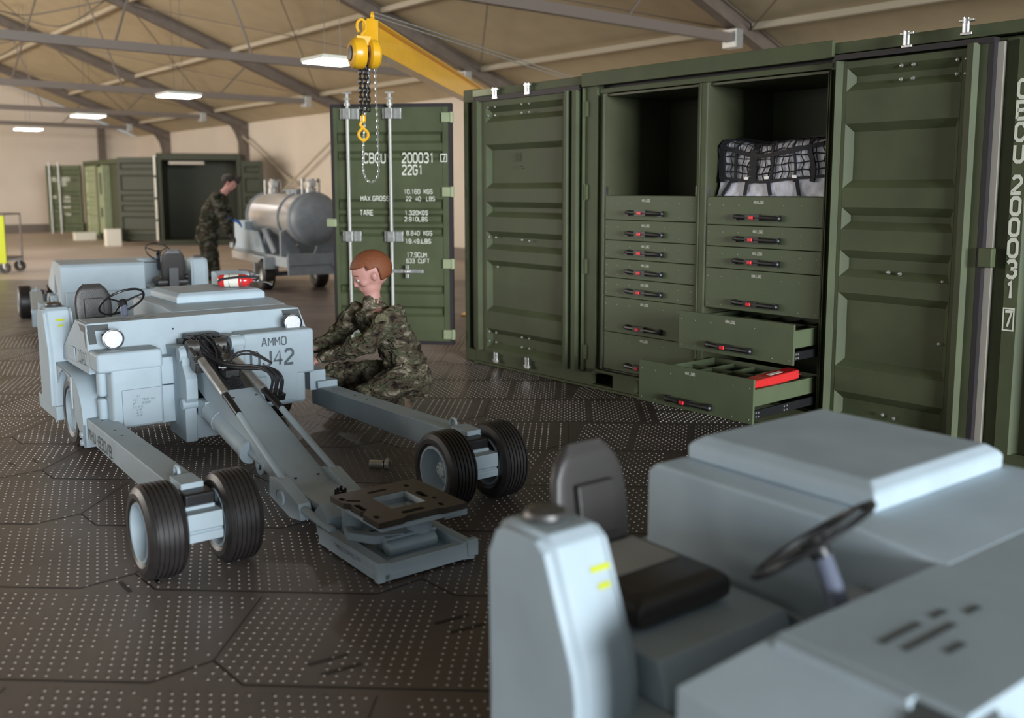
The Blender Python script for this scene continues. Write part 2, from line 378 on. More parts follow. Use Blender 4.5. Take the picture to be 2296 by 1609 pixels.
    w2 = MB(HALL).prism([(Y0-3, 0), (Y1, 0), (Y1, EZ), (YR, rz(YR)+.12), (Y0-3, rz(Y0))], X0-.12, X0, 'x').build('wall_back', 'wall', smooth=False); struct(w2)
    b2 = MB(HALL).box(X0+.001, X0+.04, Y0-3, Y1-.04, 0, .32).build('baseboard_back', 'tie', smooth=False); struct(b2)
    # roof membrane, gently quilted between the rafters
    c = MB(HALL); fr = [-29.5, -22.55, -15.6, -8.7, -1.9, 4.9, 11.7]
    for (ya, yb) in ((Y1+.1, YR), (YR, Y0)):
        rings = []
        for k in range(0, 21):
            y = ya+(yb-ya)*k/20; rings.append([(x, y, rz(y)+.02+(.05*math.sin(PI*((x-fr[0]) % 6.87)/6.87) if 0 < k < 20 else 0)) for x in [X0+(X1-X0)*i/90 for i in range(91)]])
        for a, b in zip(rings, rings[1:]):
            n = len(a); c.add(a+b, [(i, i+1, n+i+1, n+i) for i in range(n-1)])
    ce = c.build('ceiling', 'ceiling', ang=60); struct(ce)
    n = 0
    for x in fr[:-1]:
        n += 1; b = MB(HALL); t = .09
        for s, (ya, yb) in enumerate(((Y1, YR), (YR, Y0))):
            za, zb = rz(ya), rz(yb)
            for xa, xb, o1, o2 in ((x-t, x+t, 0, .03), (x-t, x+t, .24, .27), (x-.05, x+.05, .03, .24)):
                b.hexa([(xa, ya, za-o2), (xb, ya, za-o2), (xb, yb, zb-o2), (xa, yb, zb-o2)], [(xa, ya, za-o1), (xb, ya, za-o1), (xb, yb, zb-o1), (xa, yb, zb-o1)])
        # column and curved haunch at the wall
        b.box(x-t, x+t, Y1-.30, Y1-.002, 0, EZ-.05)
        hp = [(Y1-.30, EZ-.85)]+[(Y1-.30-.75*(1-math.cos(a)), EZ-.85+1.0*math.sin(a)) for a in [PI/2*i/6 for i in range(1, 7)]]+[(Y1-.30, EZ-.02)]
        b.prism(hp, x-.04, x+.04, 'x')
        struct(b.build('trim_%d' % n, 'beam', bevel=0))
        # tie beam with hangers and end clamp
        b = MB(HALL); b.box(x-.05, x+.05, -12.0, 6.55, 3.86, 4.0)
        for y, dy in ((4.2, .9), (1.9, -1.0), (-.4, 1.0), (-3, 0)):
            b.cyl((x, y, 3.98), (x, y+dy*.8, rz(y+dy*.8)-.2), .02, n=6)
        n += 1; struct(b.build('trim_%d' % n, 'tie'))
        b = MB(HALL); b.box(x-.13, x+.13, 6.42, 6.60, 3.78, 4.06); n += 1; struct(b.build('trim_%d' % n, 'galv', bevel=.01))
    # purlins
    for y in (6.9, 4.5, 2.1, -.5, -3.0):
        n += 1; b = MB(HALL); z = rz(y)-.06
        for a, bb in zip(fr, fr[1:]): b.box(a+.09, bb-.09, y-.05, y+.05, z-.05, z+.05)
        struct(b.build('trim_%d' % n, 'purlin', bevel=.006))
    # cross cables in the roof plane
    n += 1; b = MB(HALL)
    for a, bb in zip(fr, fr[1:]):
        for ya, yb in ((6.9, 2.1), (2.1, -3.0)):
            b.cyl((a, ya, rz(ya)-.13), (bb, yb, rz(yb)-.13), .012, n=6); b.cyl((a, yb, rz(yb)-.13), (bb, ya, rz(ya)-.13), .012, n=6)
    struct(b.build('trim_%d' % n, 'beam'))
    # X wall bracing
    n += 1; b = MB(HALL)
    for a, bb in ((-22.55, -15.6), (-1.9, 4.9)):
        b.cyl((a, Y1-.2, 3.4), (bb, Y1-.2, .3), .035, n=8); b.cyl((a, Y1-.26, .3), (bb, Y1-.26, 3.4), .035, n=8)
    struct(b.build('trim_%d' % n, 'purlin'))
    n += 1; struct(MB(HALL).box(X0+.001, X0+.2, 6.45, 6.72, 0, 4.1).build('trim_%d' % n, 'beam'))
    # pendant lamps in one line along the hall
    labs = ['brightest pendant light panel, hanging just left of the yellow hoist', 'second pendant light panel, right of the far roof frame above the far container',
            'third pendant light panel, smaller, in front of the beige back wall', 'smallest and farthest pendant light panel, low by the back wall']
    for i, lb in enumerate(labs):
        x, y, z = -3.8-i*5.57, .74+.09*i, 3.27-.02*i
        t = thing('pendant_light', lb, 'ceiling light', HALL @ T(x, y, z), 'pendant light panels')
        MB().box(-.3, .3, -.3, .3, .012, .06).build('housing', 'white', t, bevel=.01)
        MB().box(-.28, .28, -.28, .28, 0, .011).build('diffuser', 'lamp', t, smooth=False)
        zt = rz(y)-z-.05
        for sx in (-.2, .2): MB().cyl((sx, 0, .06), (sx, 0, zt), .004, n=6).build('suspension_wire', 'darksteel', t)
    # loose sagging cable bundles with drop brackets under the roof
    for i, x in enumerate((-15.6, -22.55)):
        b = MB(HALL)
        for s in (-1, 1):
            b.tube([(x+s*.0, 1.6, rz(1.6)-.3), (x-2.2, .9+.3*s, rz(1)-.75-.1*s), (x-4.4, .4, rz(.4)-.5), (x-6.3, .2, rz(.2)-.3)], .014, 6)
        o = b.build('power_cable', 'black'); tag(o, ['nearer loose dark cable sagging under the roof membrane', 'farther loose dark cable sagging under the roof, toward the back wall'][i], 'cable', 'cables sagging under the roof')
build_hall()

# ------------------------------------------------------------------ shipping container with tool drawers
PANS = [(2.26, 2.40), (1.66, 2.06), (1.40, 1.54), (1.10, 1.27), (.52, 1.00), (.17, .36)]
def panned(mb, x0, x1, z0, z1, pans, y, dep=.05, sl=.042, mx=.03, th=.045):
    """pressed steel door skin facing -y with recessed pans"""
    a, b = x0+mx, x1-mx
    zs = sorted(pans); cur = z0
    def q(p): mb.add(p, [(0, 1, 2, 3)])
    q([(x0, y, z0), (a, y, z0), (a, y, z1), (x0, y, z1)]); q([(b, y, z0), (x1, y, z0), (x1, y, z1), (b, y, z1)])
    for (p0, p1) in zs+[(z1, None)]:
        q([(a, y, cur), (b, y, cur), (b, y, p0), (a, y, p0)])
        if p1 is None: break
        yi = y+dep; sv = min(sl*1.35, (p1-p0)*.42)
        o = [(a, y, p0), (b, y, p0), (b, y, p1), (a, y, p1)]; i = [(a+sl, yi, p0+sv), (b-sl, yi, p0+sv), (b-sl, yi, p1-sv), (a+sl, yi, p1-sv)]
        mb.add(o+i, [(0, 1, 5, 4), (1, 2, 6, 5), (2, 3, 7, 6), (3, 0, 4, 7), (4, 5, 6, 7)]); cur = p1
    yb = y+th+.02; mb.box(x0, x1, y+th, yb, z0, z1)
    for X in (x0, x1): q([(X, y, z0), (X, yb, z0), (X, yb, z1), (X, y, z1)])
    for Z in (z0, z1): q([(x0, y, Z), (x1, y, Z), (x1, yb, Z), (x0, yb, Z)])
def studs(mb, pts, y, r=.011, sgn=-1):
    for x, z in pts: mb.lathe([(0, r), (r*.55, r*.85), (r*.9, r*.3), (r*.92, 0)], (x, y, z), (0, sgn, 0), 10)
def casting(mb, x, y, z, sx=1, sy=1, h=.12, s=.17):
    # hollow corner block with an oval opening on the end face
    x0, x1 = sorted((x, x+sx*s)); y0, y1 = sorted((y, y+sy*s))
    ya, yb = y0+.065, y0+.115
    mb.box(x0, x1, y0, ya, z, z+h); mb.box(x0, x1, yb, y1, z, z+h); mb.box(x0, x1, ya, yb, z, z+.022); mb.box(x0, x1, ya, yb, z+h-.022, z+h)
def lockcam(parent, x, z, y=-.05, up=1):
    b = MB(); b.cyl((x, y, z-.045), (x, y, z+.045), .017, n=12); b.box(x-.042, x+.042, y-.014, y+.014, z+.03*up-.008, z+.03*up+.008)
    b.box(x-.03, x+.034, y-.016, y+.012, z-.052, z-.036); b.box(x-.018, x-.008, y-.022, y+.02, z-.04, z+.05)
    return b.build('lock_cam', 'steel', parent, bevel=.003)
def build_container():
    C = thing('shipping_container', 'big dark green shipping container fitted with tool drawers, standing along the right side', 'container', HALL)
    Lg, Dp, Hh = 6.06, 2.44, 2.58
    for x, sx in ((0, 1), (Lg, -1)):
        for y, sy in ((0, 1), (Dp, -1)):
            for z in (Hh-.12, 0.004): b = MB(); casting(b, x, y, z, sx, sy); b.build('corner_casting', 'green', C, bevel=.006)
    for bs in ([(0.0, .06, 0.0, .16, .12, Hh-.12), (.06, .15, .05, .16, .12, Hh-.12)], [(0, .15, Dp-.16, Dp, .12, Hh-.12)], [(Lg-.15, Lg, 0, .16, .12, Hh-.12)], [(Lg-.15, Lg, Dp-.16, Dp, .12, Hh-.12)],
               [(1.65, 1.80, .0, .10, .12, 2.50), (1.655, 1.668, -.03, .0, .14, 2.47)], [(1.80, 1.86, .03, .14, .17, 2.44)], [(3.905, 3.985, .02, .16, .12, 2.48)], [(4.99, 5.06, .02, .14, .12, 2.48)]):
        b = MB()
        for q in bs: b.box(*q)
        b.build('post', 'green', C, bevel=.005)
    b = MB()
    b.box(.17, Lg-.17, 0.0, .07, 2.50, Hh-.01); b.box(1.65, 3.94, -.035, .0, 2.475, 2.585); b.box(1.66, 3.93, .02, .09, 2.415, 2.455)
    b.box(.10, 1.66, .10, .16, 2.44, 2.5); b.box(3.93, Lg-.17, .10, .16, 2.44, 2.5)
    b.box(0.0, .06, .17, Dp-.17, 2.48, Hh); b.box(Lg-.06, Lg, .17, Dp-.17, 2.48, Hh); b.box(.17, Lg-.17, Dp-.07, Dp, 2.5, Hh)
    b.build('top_rail', 'green', C, bevel=.005)
    MB().box(1.67, 3.93, .075, .09, 2.44, 2.5).build('gasket_and_shade', 'gasket_and_shade', C)  # dark backing strip, the shade of the rail gap put into colour
    for xa, xb in ((2.849, 2.931),): MB().box(xa, xb, -.014, .02, .178, 2.41).box(xa+.022, xa+.032, -.022, -.014, .178, 2.41).build('mullion', 'green', C, bevel=.004)
    b = MB()
    zb = .018
    for xa, xb in ((.17, 1.76), (2.01, 2.25), (2.48, Lg-.17)): b.box(xa, xb, 0.0, .05, zb, .165)
    for xa, xb in ((1.76, 2.01), (2.25, 2.48)): b.box(xa, xb, 0, .05, zb, .036); b.box(xa, xb, 0, .05, .142, .165)
    b.box(.17, Lg-.17, -.03, .0, zb-.012, zb+.006)
    b.box(1.76, 2.01, .25, .27, zb, .165)
    b.box(0, .05, .17, Dp-.17, zb, .16); b.box(Lg-.05, Lg, .17, Dp-.17, zb, .16); b.box(.17, Lg-.17, Dp-.05, Dp, zb, .16)
    b.build('bottom_rail', 'green', C, bevel=.003)
    b = MB(); b.box(.05, Lg-.05, .05, Dp-.05, .155, .175); b.build('deck', 'greenin', C)
    b = MB()
    n = 24
    for i in range(n):   # corrugated back, roof and right end
        xa = .15+(Lg-.3)*i/n; xb = .15+(Lg-.3)*(i+1)/n; yo = Dp-.05 if i % 2 else Dp-.03
        b.box(xa, xb, yo, yo+.02, .16, 2.5)
    b.box(.06, Lg-.06, .07, Dp-.07, 2.545, 2.565)
    for i in range(14):
        ya = .17+(Dp-.34)*i/14; yb = .17+(Dp-.34)*(i+1)/14; xo = Lg-.05 if i % 2 else Lg-.03
        b.box(xo, xo+.02, ya, yb, .16, 2.5)
    b.box(.03, .05, 1.25, Dp-.16, .16, 2.48)
    b.build('wall_panel', 'green', C)
    # left leaf of the long side, closed
    D = MB(); panned(D, .34, 1.44, .13, 2.45, PANS, -.02)
    D.prism([(.15, .02), (.19, -.035), (.27, -.05), (.30, -.015), (.34, -.02), (.34, .04), (.15, .04)], .14, 2.46, 'z')
    D.prism([(1.44, -.02), (1.47, -.06), (1.50, -.06), (1.515, -.02), (1.55, -.02), (1.56, -.055), (1.61, -.055), (1.62, .03), (1.44, .03)], .13, 2.46, 'z')
    d = D.build('side_door', 'green', C, bevel=.002, ang=25)
    g = MB(); g.box(.22, 1.62, -.035, .02, 2.452, 2.495); g.box(.10, .15, .02, .045, .15, 2.48); g.build('gasket_and_shade', 'gasket_and_shade', d)
    r = MB(); studs(r, [(x, z) for x in (.395, .495, .87, .97) for z in (2.395, 2.32)], -.012); studs(r, [(x, z) for x in (.395, .495, .87, .97) for z in (.325, .235)], -.010)
    studs(r, [(.395, 1.215), (.495, 1.215), (.87, 1.205), (.97, 1.20)], -.008); studs(r, [(.50, .94)], .010)
    r.build('rivet', 'galv', d)
    s = MB(); 
    for k in range(5): s.box(.735+.018*k, .742+.018*k, -.0+.0138, .0145, 1.90, 1.98)
    s.box(.72, .83, .0138, .0145, 1.855, 1.862); s.box(.70, .85, .0138, .0145, 1.835, 1.842); s.build('faint_stencil', 'green', d)
    lockcam(C, .53, 2.515, -.035); lockcam(C, .98, 2.52, -.035); lockcam(C, .53, .10, -.035, -1); lockcam(C, .98, .11, -.035, -1)
    b = MB(); b.box(.17, .50, -.02, 0.0, 2.505, 2.565); b.build('rail_plate', 'paleg', C, bevel=.003)
    # hinges on the post
    for z in (2.30, 1.63, 1.02, .30):
        MB().box(1.675, 1.70, -.02, .0, z-.06, z+.06).cyl((1.675, -.015, z-.065), (1.675, -.015, z+.065), .009, n=8).build('hinge', 'green', C)
    # right leaf, open against the facade
    D = MB(); panned(D, 4.02, 4.80, .12, 2.44, PANS, -.03)
    D.prism([(3.965, -.02), (3.985, -.06), (4.02, -.03), (4.02, .02), (3.965, .02)], .1, 2.45, 'z')
    D.prism([(4.80, -.03), (4.815, -.075), (4.855, -.085), (4.875, -.05), (4.925, -.055), (4.925, .01), (4.80, .01)], .1, 2.46, 'z')
    d = D.build('side_door', 'green', C, bevel=.002, ang=25)
    g = MB(); g.box(3.97, 4.955, -.06, .015, 2.452, 2.485); g.box(4.926, 4.956, -.055, .0, .05, 2.485); g.build('gasket_and_shade', 'gasket_and_shade', d)
    r = MB(); studs(r, [(x, z) for x in (4.40, 4.475, 4.74, 4.79) for z in (2.385, 2.305)], -.02, .013)
    studs(r, [(4.375, 1.145), (4.45, 1.14), (4.72, 1.11), (4.72, .74), (4.38, .25), (4.455, .24)], -.012, .013); r.build('rivet', 'galv', d)
    MB().box(4.94, 5.02, -.075, -.02, 1.215, 1.325).build('door_catch', 'green', d, bevel=.008)
    lockcam(C, 4.45, 2.53, -.06); lockcam(C, 4.80, 2.56, -.06)
    MB().box(4.957, 4.992, -.012, .02, .05, 2.46).build('edge_strip', 'beige', C, label='pale beige edge strip beside the open leaf')
    # end piece with vertical number
    D = MB(); D.prism([(5.06, .03), (5.075, -.02), (5.15, -.02), (5.185, .03), (5.27, .03), (5.30, -.02), (5.40, -.02), (5.43, .03), (5.52, .03), (5.55, -.02), (5.65, -.02), (5.68, .03), (5.90, .03), (5.90, .06), (5.06, .06)], .16, 2.47, 'z')
    e = D.build('end_panel', 'green', C, ang=20)
    b = MB(); z = 2.195
    for ch in 'CBCU 200031':
        if ch != ' ': text_mb(b, ch, (5.086, -.0215, z-.045), (1, 0, 0), (0, 0, 1), .090, .046, bold=.075)
        z -= .116 if ch != ' ' else .055
    z -= .05; rect_ring(b, (5.077, -.0215, z-.065), (1, 0, 0), (0, 0, 1), .064, .13, .008); text_mb(b, '7', (5.09, -.0215, z-.04), (1, 0, 0), (0, 0, 1), .085, .036, bold=.06)
    b.build('number_lettering', 'white', e, smooth=False)
    # end door, swung open to the left
    hx = Vector((-1.91+.73, 9.33-9.17, 0)).normalized(); hy = Vector((0, 0, 1)).cross(hx)
    Mw = Matrix(((hx.x, hy.x, 0, -.73), (hx.y, hy.y, 0, 9.17), (0, 0, 1, 0), (0, 0, 0, 1)))
    Ml = HALL.inverted() @ Mw
    D = MB(); z0, z1 = .18, 2.43
    panned(D, -.09, -1.13, z0, z1, [(2.09, 2.20), (1.93, 2.02), (1.45, 1.56), (1.32, 1.42), (1.20, 1.29), (.64, .73), (.42, .52)], 0, .03, .02, .03)
    for i, v in enumerate(D.v): D.v[i] = (-v[0], -v[1], v[2])
    D.box(.035, .09, -.05, .006, z0, z1); D.box(1.13, 1.165, -.05, .01, z0, z1)
    d = D.build('end_door', 'green', C, bevel=.002, ang=25, xf=Ml)
    g = MB(); g.box(0, 1.195, -.06, .004, z1, z1+.035); g.box(0, 1.195, -.06, .004, z0-.035, z0); g.box(0, .035, -.06, .004, z0, z1); g.box(1.165, 1.195, -.06, .004, z0, z1); g.build('gasket_and_shade', 'gasket_and_shade', d)
    for t in (.588, 1.005):
        b = MB(); b.cyl((t, .055, .12), (t, .055, 2.50), .0155, n=14); b.lathe([(0, .03), (.03, .03), (.035, .02), (.05, .02)], (t, .055, 2.44), (0, 0, 1), 14)
        b.box(t-.03, t+.03, .04, .07, 2.50, 2.515); b.cyl((t, .055, 2.51), (t, .055, 2.56), .014, n=10); b.box(t-.045, t+.04, .043, .067, 2.555, 2.57)
        b.build('lock_rod', 'rod', d)
        for z in (2.37, 1.2, .3):
            b = MB(); b.box(t-.10, t+.08, .0, .012, z-.05, z+.05); b.box(t-.10, t-.025, .0, .03, z-.05, z+.05); b.box(t+.035, t+.08, .0, .03, z-.05, z+.05); b.box(t-.03, t+.035, .068, .082, z-.05, z+.05); b.build('rod_bracket', 'galv', d, bevel=.003)
    b = MB(); b.box(.28, .60, .05, .07, .85, .885); b.box(.42, .45, .06, .085, .80, .93); b.sphere((.435, .08, .865), .028); b.box(.28, .40, .055, .065, .858, .878); b.build('door_handle', 'galv', d, bevel=.004)
    b = MB()
    for z in (2.33, 1.63, .94, .25): b.box(-.02, .095, .0, .028, z-.045, z+.045); b.cyl((.0, .02, z-.05), (.0, .02, z+.05), .018, n=10)
    b.build('hinge', 'paleg', d, bevel=.004)
    MB().box(1.15, 1.25, -.02, .03, 1.29, 1.37).build('door_catch', 'paleg', d, bevel=.01)
    def tx(s, xl, xr, yb, yt, y=.0012):
        b = MB()
        t0 = (1017-xl)*.00442; wd = (xr-xl)*.00442; zz = 2.455-(yb-239)*.00434; h = (yb-yt)*.00434
        text_mb(b, s, (t0, y+.001, zz), (-1, 0, 0), (0, 0, 1), h, wd, bold=.035); b.build('lettering', 'white', d, smooth=False)
    for a in (('CBCU', 821, 869, 365, 345), ('200031', 907, 977, 365, 345), ('22G1', 907, 952, 391, 371), ('10.160  KGS', 910, 973, 433, 424), ('22  40   LBS', 914, 978, 449, 440),
              ('MAX.GROSS', 812, 876, 449, 439), ('TARE', 810, 839, 481, 470), ('1.320KGS', 911, 962, 480, 471), ('2.910LBS', 910, 961, 494, 485), ('8.840  KGS', 914, 971, 525, 516),
              ('19.49.LBS', 911, 968, 543, 534), ('17.9CUM', 914, 958, 574, 564), ('633  CUFT', 913, 964, 587, 578)): tx(*a)
    b = MB(); rect_ring(b, ((1017-992)*.00442, .009, 2.455-(364-239)*.00434), (-1, 0, 0), (0, 0, 1), .066, .078, .008); text_mb(b, '7', ((1017-996)*.00442, .009, 2.455-(361-239)*.00434), (-1, 0, 0), (0, 0, 1), .055, .03, bold=.04)
    b.build('lettering', 'white', d, smooth=False)
    return C
CONT = build_container()

ZL = [1.605, 1.411, 1.249, 1.10, .946, .792, .503, .19]
ZR = [1.602, 1.40, 1.247, 1.09, .797]
def drawer(parent, x0, wd, z0, z1, out=0.0, deep=False, handle=True):
    g = .004; y = -out; b = MB(); b.box(x0+g, x0+wd-g, y-.0, y+.018, z0+g/2, z1-g/2)
    if not deep: b.box(x0+.03, x0+wd-.03, y+.018, y+.30, z0+.02, z1-.03)
    else:
        h = z1-.075 if z1 < .6 else z1-.05; L = .62+out*.25; t = .006; a, c = x0+.03, x0+wd-.03; zb = z0+.105
        b.box(a, a+t, y+.018, y+L, zb, h); b.box(c-t, c, y+.018, y+L, zb, h); b.box(a, c, y+L-t, y+L, zb, h); b.box(a, c, y+.018, y+L, zb, zb+t)
        b.box(c-.02, c+.004, y+.018, y+L, h-.008, h)
        for k in range(1, 5): b.box(a+(c-a)*k/5-.002, a+(c-a)*k/5+.002, y+.02, y+L, zb, h-.02)
        for k in (1, 2): b.box(a, c, y+.02+(L-.02)*k/3-.002, y+.02+(L-.02)*k/3+.002, zb, h-.02)
    d = b.build('drawer', 'greend', parent, bevel=.0035)
    if deep:
        for xs in (x0+wd-.028, x0+.012): MB().box(xs, xs+.016, y+.018, .35, z0+.03, z0+.085).build('drawer_slide', 'black', d, bevel=.002)
        q = MB(); pass
        for yy in (y+.04, y+.065, y+.34, y+.37): 
            for zz in (z0+.045, z0+.07): q.cyl((x0+wd-.012, yy, zz), (x0+wd-.007, yy, zz), .006, n=8)
        q.build('slide_screw', 'galv', d)
    # bar handle with red latch
    hx, hz = x0+.452*wd/.96, z0+.058; hw = .182
    if handle:
        h = MB(); h.tube([(hx-hw, y-.004, hz+.004), (hx-hw+.012, y-.03, hz+.004), (hx-.06, y-.034, hz), (hx+.05, y-.034, hz), (hx+hw-.012, y-.03, hz-.002), (hx+hw, y-.004, hz-.002)], .0155, 8)
        h.box(hx-hw-.008, hx-hw+.022, y-.03, y, hz-.019, hz+.023); h.box(hx+hw-.03, hx+hw+.008, y-.032, y, hz-.024, hz+.02); h.box(hx-.075, hx+.04, y-.048, y-.02, hz-.019, hz+.023)
        h = h.build('drawer_handle', 'black', d, bevel=.003)
        MB().box(hx-.045, hx-.008, y-.058, y-.035, hz-.011, hz+.013).build('latch_button', 'redlatch', d if False else h, bevel=.004, label='red latch button')
    t = MB(); text_mb(t, 'MAX LOAD', (x0+.415*wd/.96, y-.0005, z1-.048), (1, 0, 0), (0, 0, 1), .019, .080, bold=.07); t.build('lettering', 'white', d, smooth=False)
    r = MB(); hh = z1-z0
    pts = [(x0+f*wd, z0+.03) for f in (.03, .16, .83, .965)]+[(x0+f*wd, z1-min(.06, hh*.33)) for f in (.03, .16, .30, .68, .83, .965)]
    studs(r, pts, y, .0038); r.build('rivet', 'galv', d)
    return d
def cabinet(name, label, x0, x1, tops, upper):
    t = thing(name, label, 'cabinet', HALL, 'steel drawer cabinets inside the container')
    b = MB(); zt = 2.408; dp = .78
    b.box(x0-.02, x0, .0, dp, .178, zt); b.box(x1, x1+.02, .0, dp, .178, zt); b.box(x0-.02, x1+.02, dp, dp+.02, .178, zt); b.box(x0-.02, x1+.02, .02, dp, zt-.02, zt)
    b.box(x0, x1, .03, dp, upper-.03, upper-.002)
    b.box(x0-.02, x0, -.012, .0, .18, zt); 
    b.build('carcass', 'greenin', t, bevel=.004)
    for x in (x0-.018, x0-.004, x1+.004, x1+.018): MB().cyl((x, -.004, .18), (x, -.004, zt), .0045, n=6).build('edge_trim', 'green', t)
    MB().box(x0, x0+.012, .0, .03, upper, upper+.07).build('shelf_bracket', 'darksteel', t); MB().box(x1-.012, x1, .0, .03, upper, upper+.07).build('shelf_bracket', 'darksteel', t)
    return t
cl = cabinet('drawer_cabinet', 'left drawer cabinet with empty upper bay and seven closed green drawers', 1.895, 2.845, ZL, 1.607)
for a, b_ in zip(ZL, ZL[1:]): drawer(cl, 1.895, .95, b_, a)
cr = cabinet('drawer_cabinet', 'right drawer cabinet with netted bundle above and its two lowest drawers pulled out', 2.935, 3.90, ZR, 1.604)
for a, b_ in zip(ZR, ZR[1:]): drawer(cr, 2.935, .965, b_, a)
drawer(cr, 2.935, .965, .523, .795, .28, True)
drawer(cr, 2.935, .965, .200, .488, .69, True)

def netted_bundle():
    t = thing('cargo_net_bundle', 'pale equipment bundle under black cargo net, in the upper bay of right cabinet', 'cargo bundle', HALL @ T(2.94, .02, 1.604))
    W_, H_ = .90, .40
    def top(u): return .41-.045*math.sin(PI*min(1, max(0, (u-.15)/.85)))-.02*math.sin(7*u)+.0
    def surf(u, v): # u 0..1 across, v 0..1 up
        h = top(u); a = v*1.25
        z = h*min(1, a) if a < 1 else h+.0
        y = .055+.05*math.sin(5*u+1)*math.sin(3*v)+(.28*(max(0, v-.68)/.32)**1.6)
        return (.02+u*W_+.012*math.sin(9*v+5*u), y, z*(1 if v < .75 else 1)-.03*(max(0, v-.7)/.3)**2*0)
    b = MB(); n, m = 34, 22; g = [[(lambda p: (p[0], p[1]+.012+.008*math.sin(31*i/n*2)*math.cos(23*j/m), p[2]-.008))(surf(i/n, j/m)) for i in range(n+1)] for j in range(m+1)]
    for j in range(m+1): g[j] = [(x, y, max(.002, z)) for x, y, z in g[j]]
    for r, s in zip(g, g[1:]): b.add(r+s, [(i, i+1, n+2+i, n+1+i) for i in range(n)])
    back = [(x, .6, z) for x, y, z in g[-1]]; b.add(g[-1]+back, [(i, i+1, n+2+i, n+1+i) for i in range(n)])
    b.build('canvas_bundle', 'pack', t, ang=70)
    N = MB(); c = 17; rws = 7
    for i in range(c+1):
        N.tube([surf(i/c+.010*math.sin(3*j+i), .22+.10*abs(i/c-.45)+(.76-.1*abs(i/c-.45))*j/rws) for j in range(rws+1)], .0045, 5)
    for j in range(rws+1):
        N.tube([surf(i/c, .22+.10*abs(i/c-.45)+(.76-.1*abs(i/c-.45))*j/rws+.010*math.sin(4*i+2*j)) for i in range(c+1)], .0045, 5)
    N.build('net_mesh', 'net', t)
    Sx = MB()
    def strap(pts, wd):
        for p, q in zip(pts, pts[1:]):
            p, q = Vector(p), Vector(q); d = (q-p).normalized(); s = Vector((d.z, 0, -d.x))*wd/2; o = Vector((0, -.008, 0)); k = Vector((0, .004, 0))
            Sx.hexa([p-s+o, p+s+o, p+s+k, p-s+k], [q-s+o, q+s+o, q+s+k, q-s+k])
    for u, wd in ((.03, .045), (.16, .018), (.35, .07), (.55, .020), (.76, .014), (.90, .035)): strap([surf(u+.006*math.sin(j), .2+.8*j/8) for j in range(9)], wd)
    strap([surf(u/16, .70-.10*math.sin(PI*u/16)) for u in range(17)], .030); strap([surf(u/16, .97) for u in range(17)], .04)
    strap([surf(u/16, .21+.12*abs(u/16-.45)) for u in range(17)], .018)
    for u, du in ((.13, -.07), (.30, -.03), (.52, .0), (.78, .01)): strap([surf(u, .25), surf(u+du, .01)], .024)
    Sx.build('webbing_strap', 'net', t)
    b = MB()
    for u in (.30, .52, .77): p = surf(u, .27); b.box(p[0]-.018, p[0]+.018, p[1]-.018, p[1]-.008, p[2]-.01, p[2]+.012)
    b.build('strap_buckle', 'galv', t, bevel=.002)
netted_bundle()
def red_case():
    t = thing('red_case', 'long red plastic case lying in the lowest open drawer', 'tool case', HALL @ T(3.795, -.40, .437) @ Matrix.Rotation(math.radians(84), 4, 'Z') @ Matrix.Rotation(math.radians(-4), 4, 'Y'))
    b = MB(); b.prism([(-.25, -.04), (-.235, -.055), (.235, -.055), (.25, -.04), (.25, .04), (.235, .055), (-.235, .055), (-.25, .04)], -.03, .03, 'z'); b.build('case_body', 'red', t, bevel=.012, seg=3)
    MB().box(-.252, .252, -.0565, .0565, -.003, .0).build('seam', 'redlatch', t); MB().box(.0, .12, -.02, .015, .0302, .0315).build('paper_label', 'white', t, label='white paper label')
red_case()

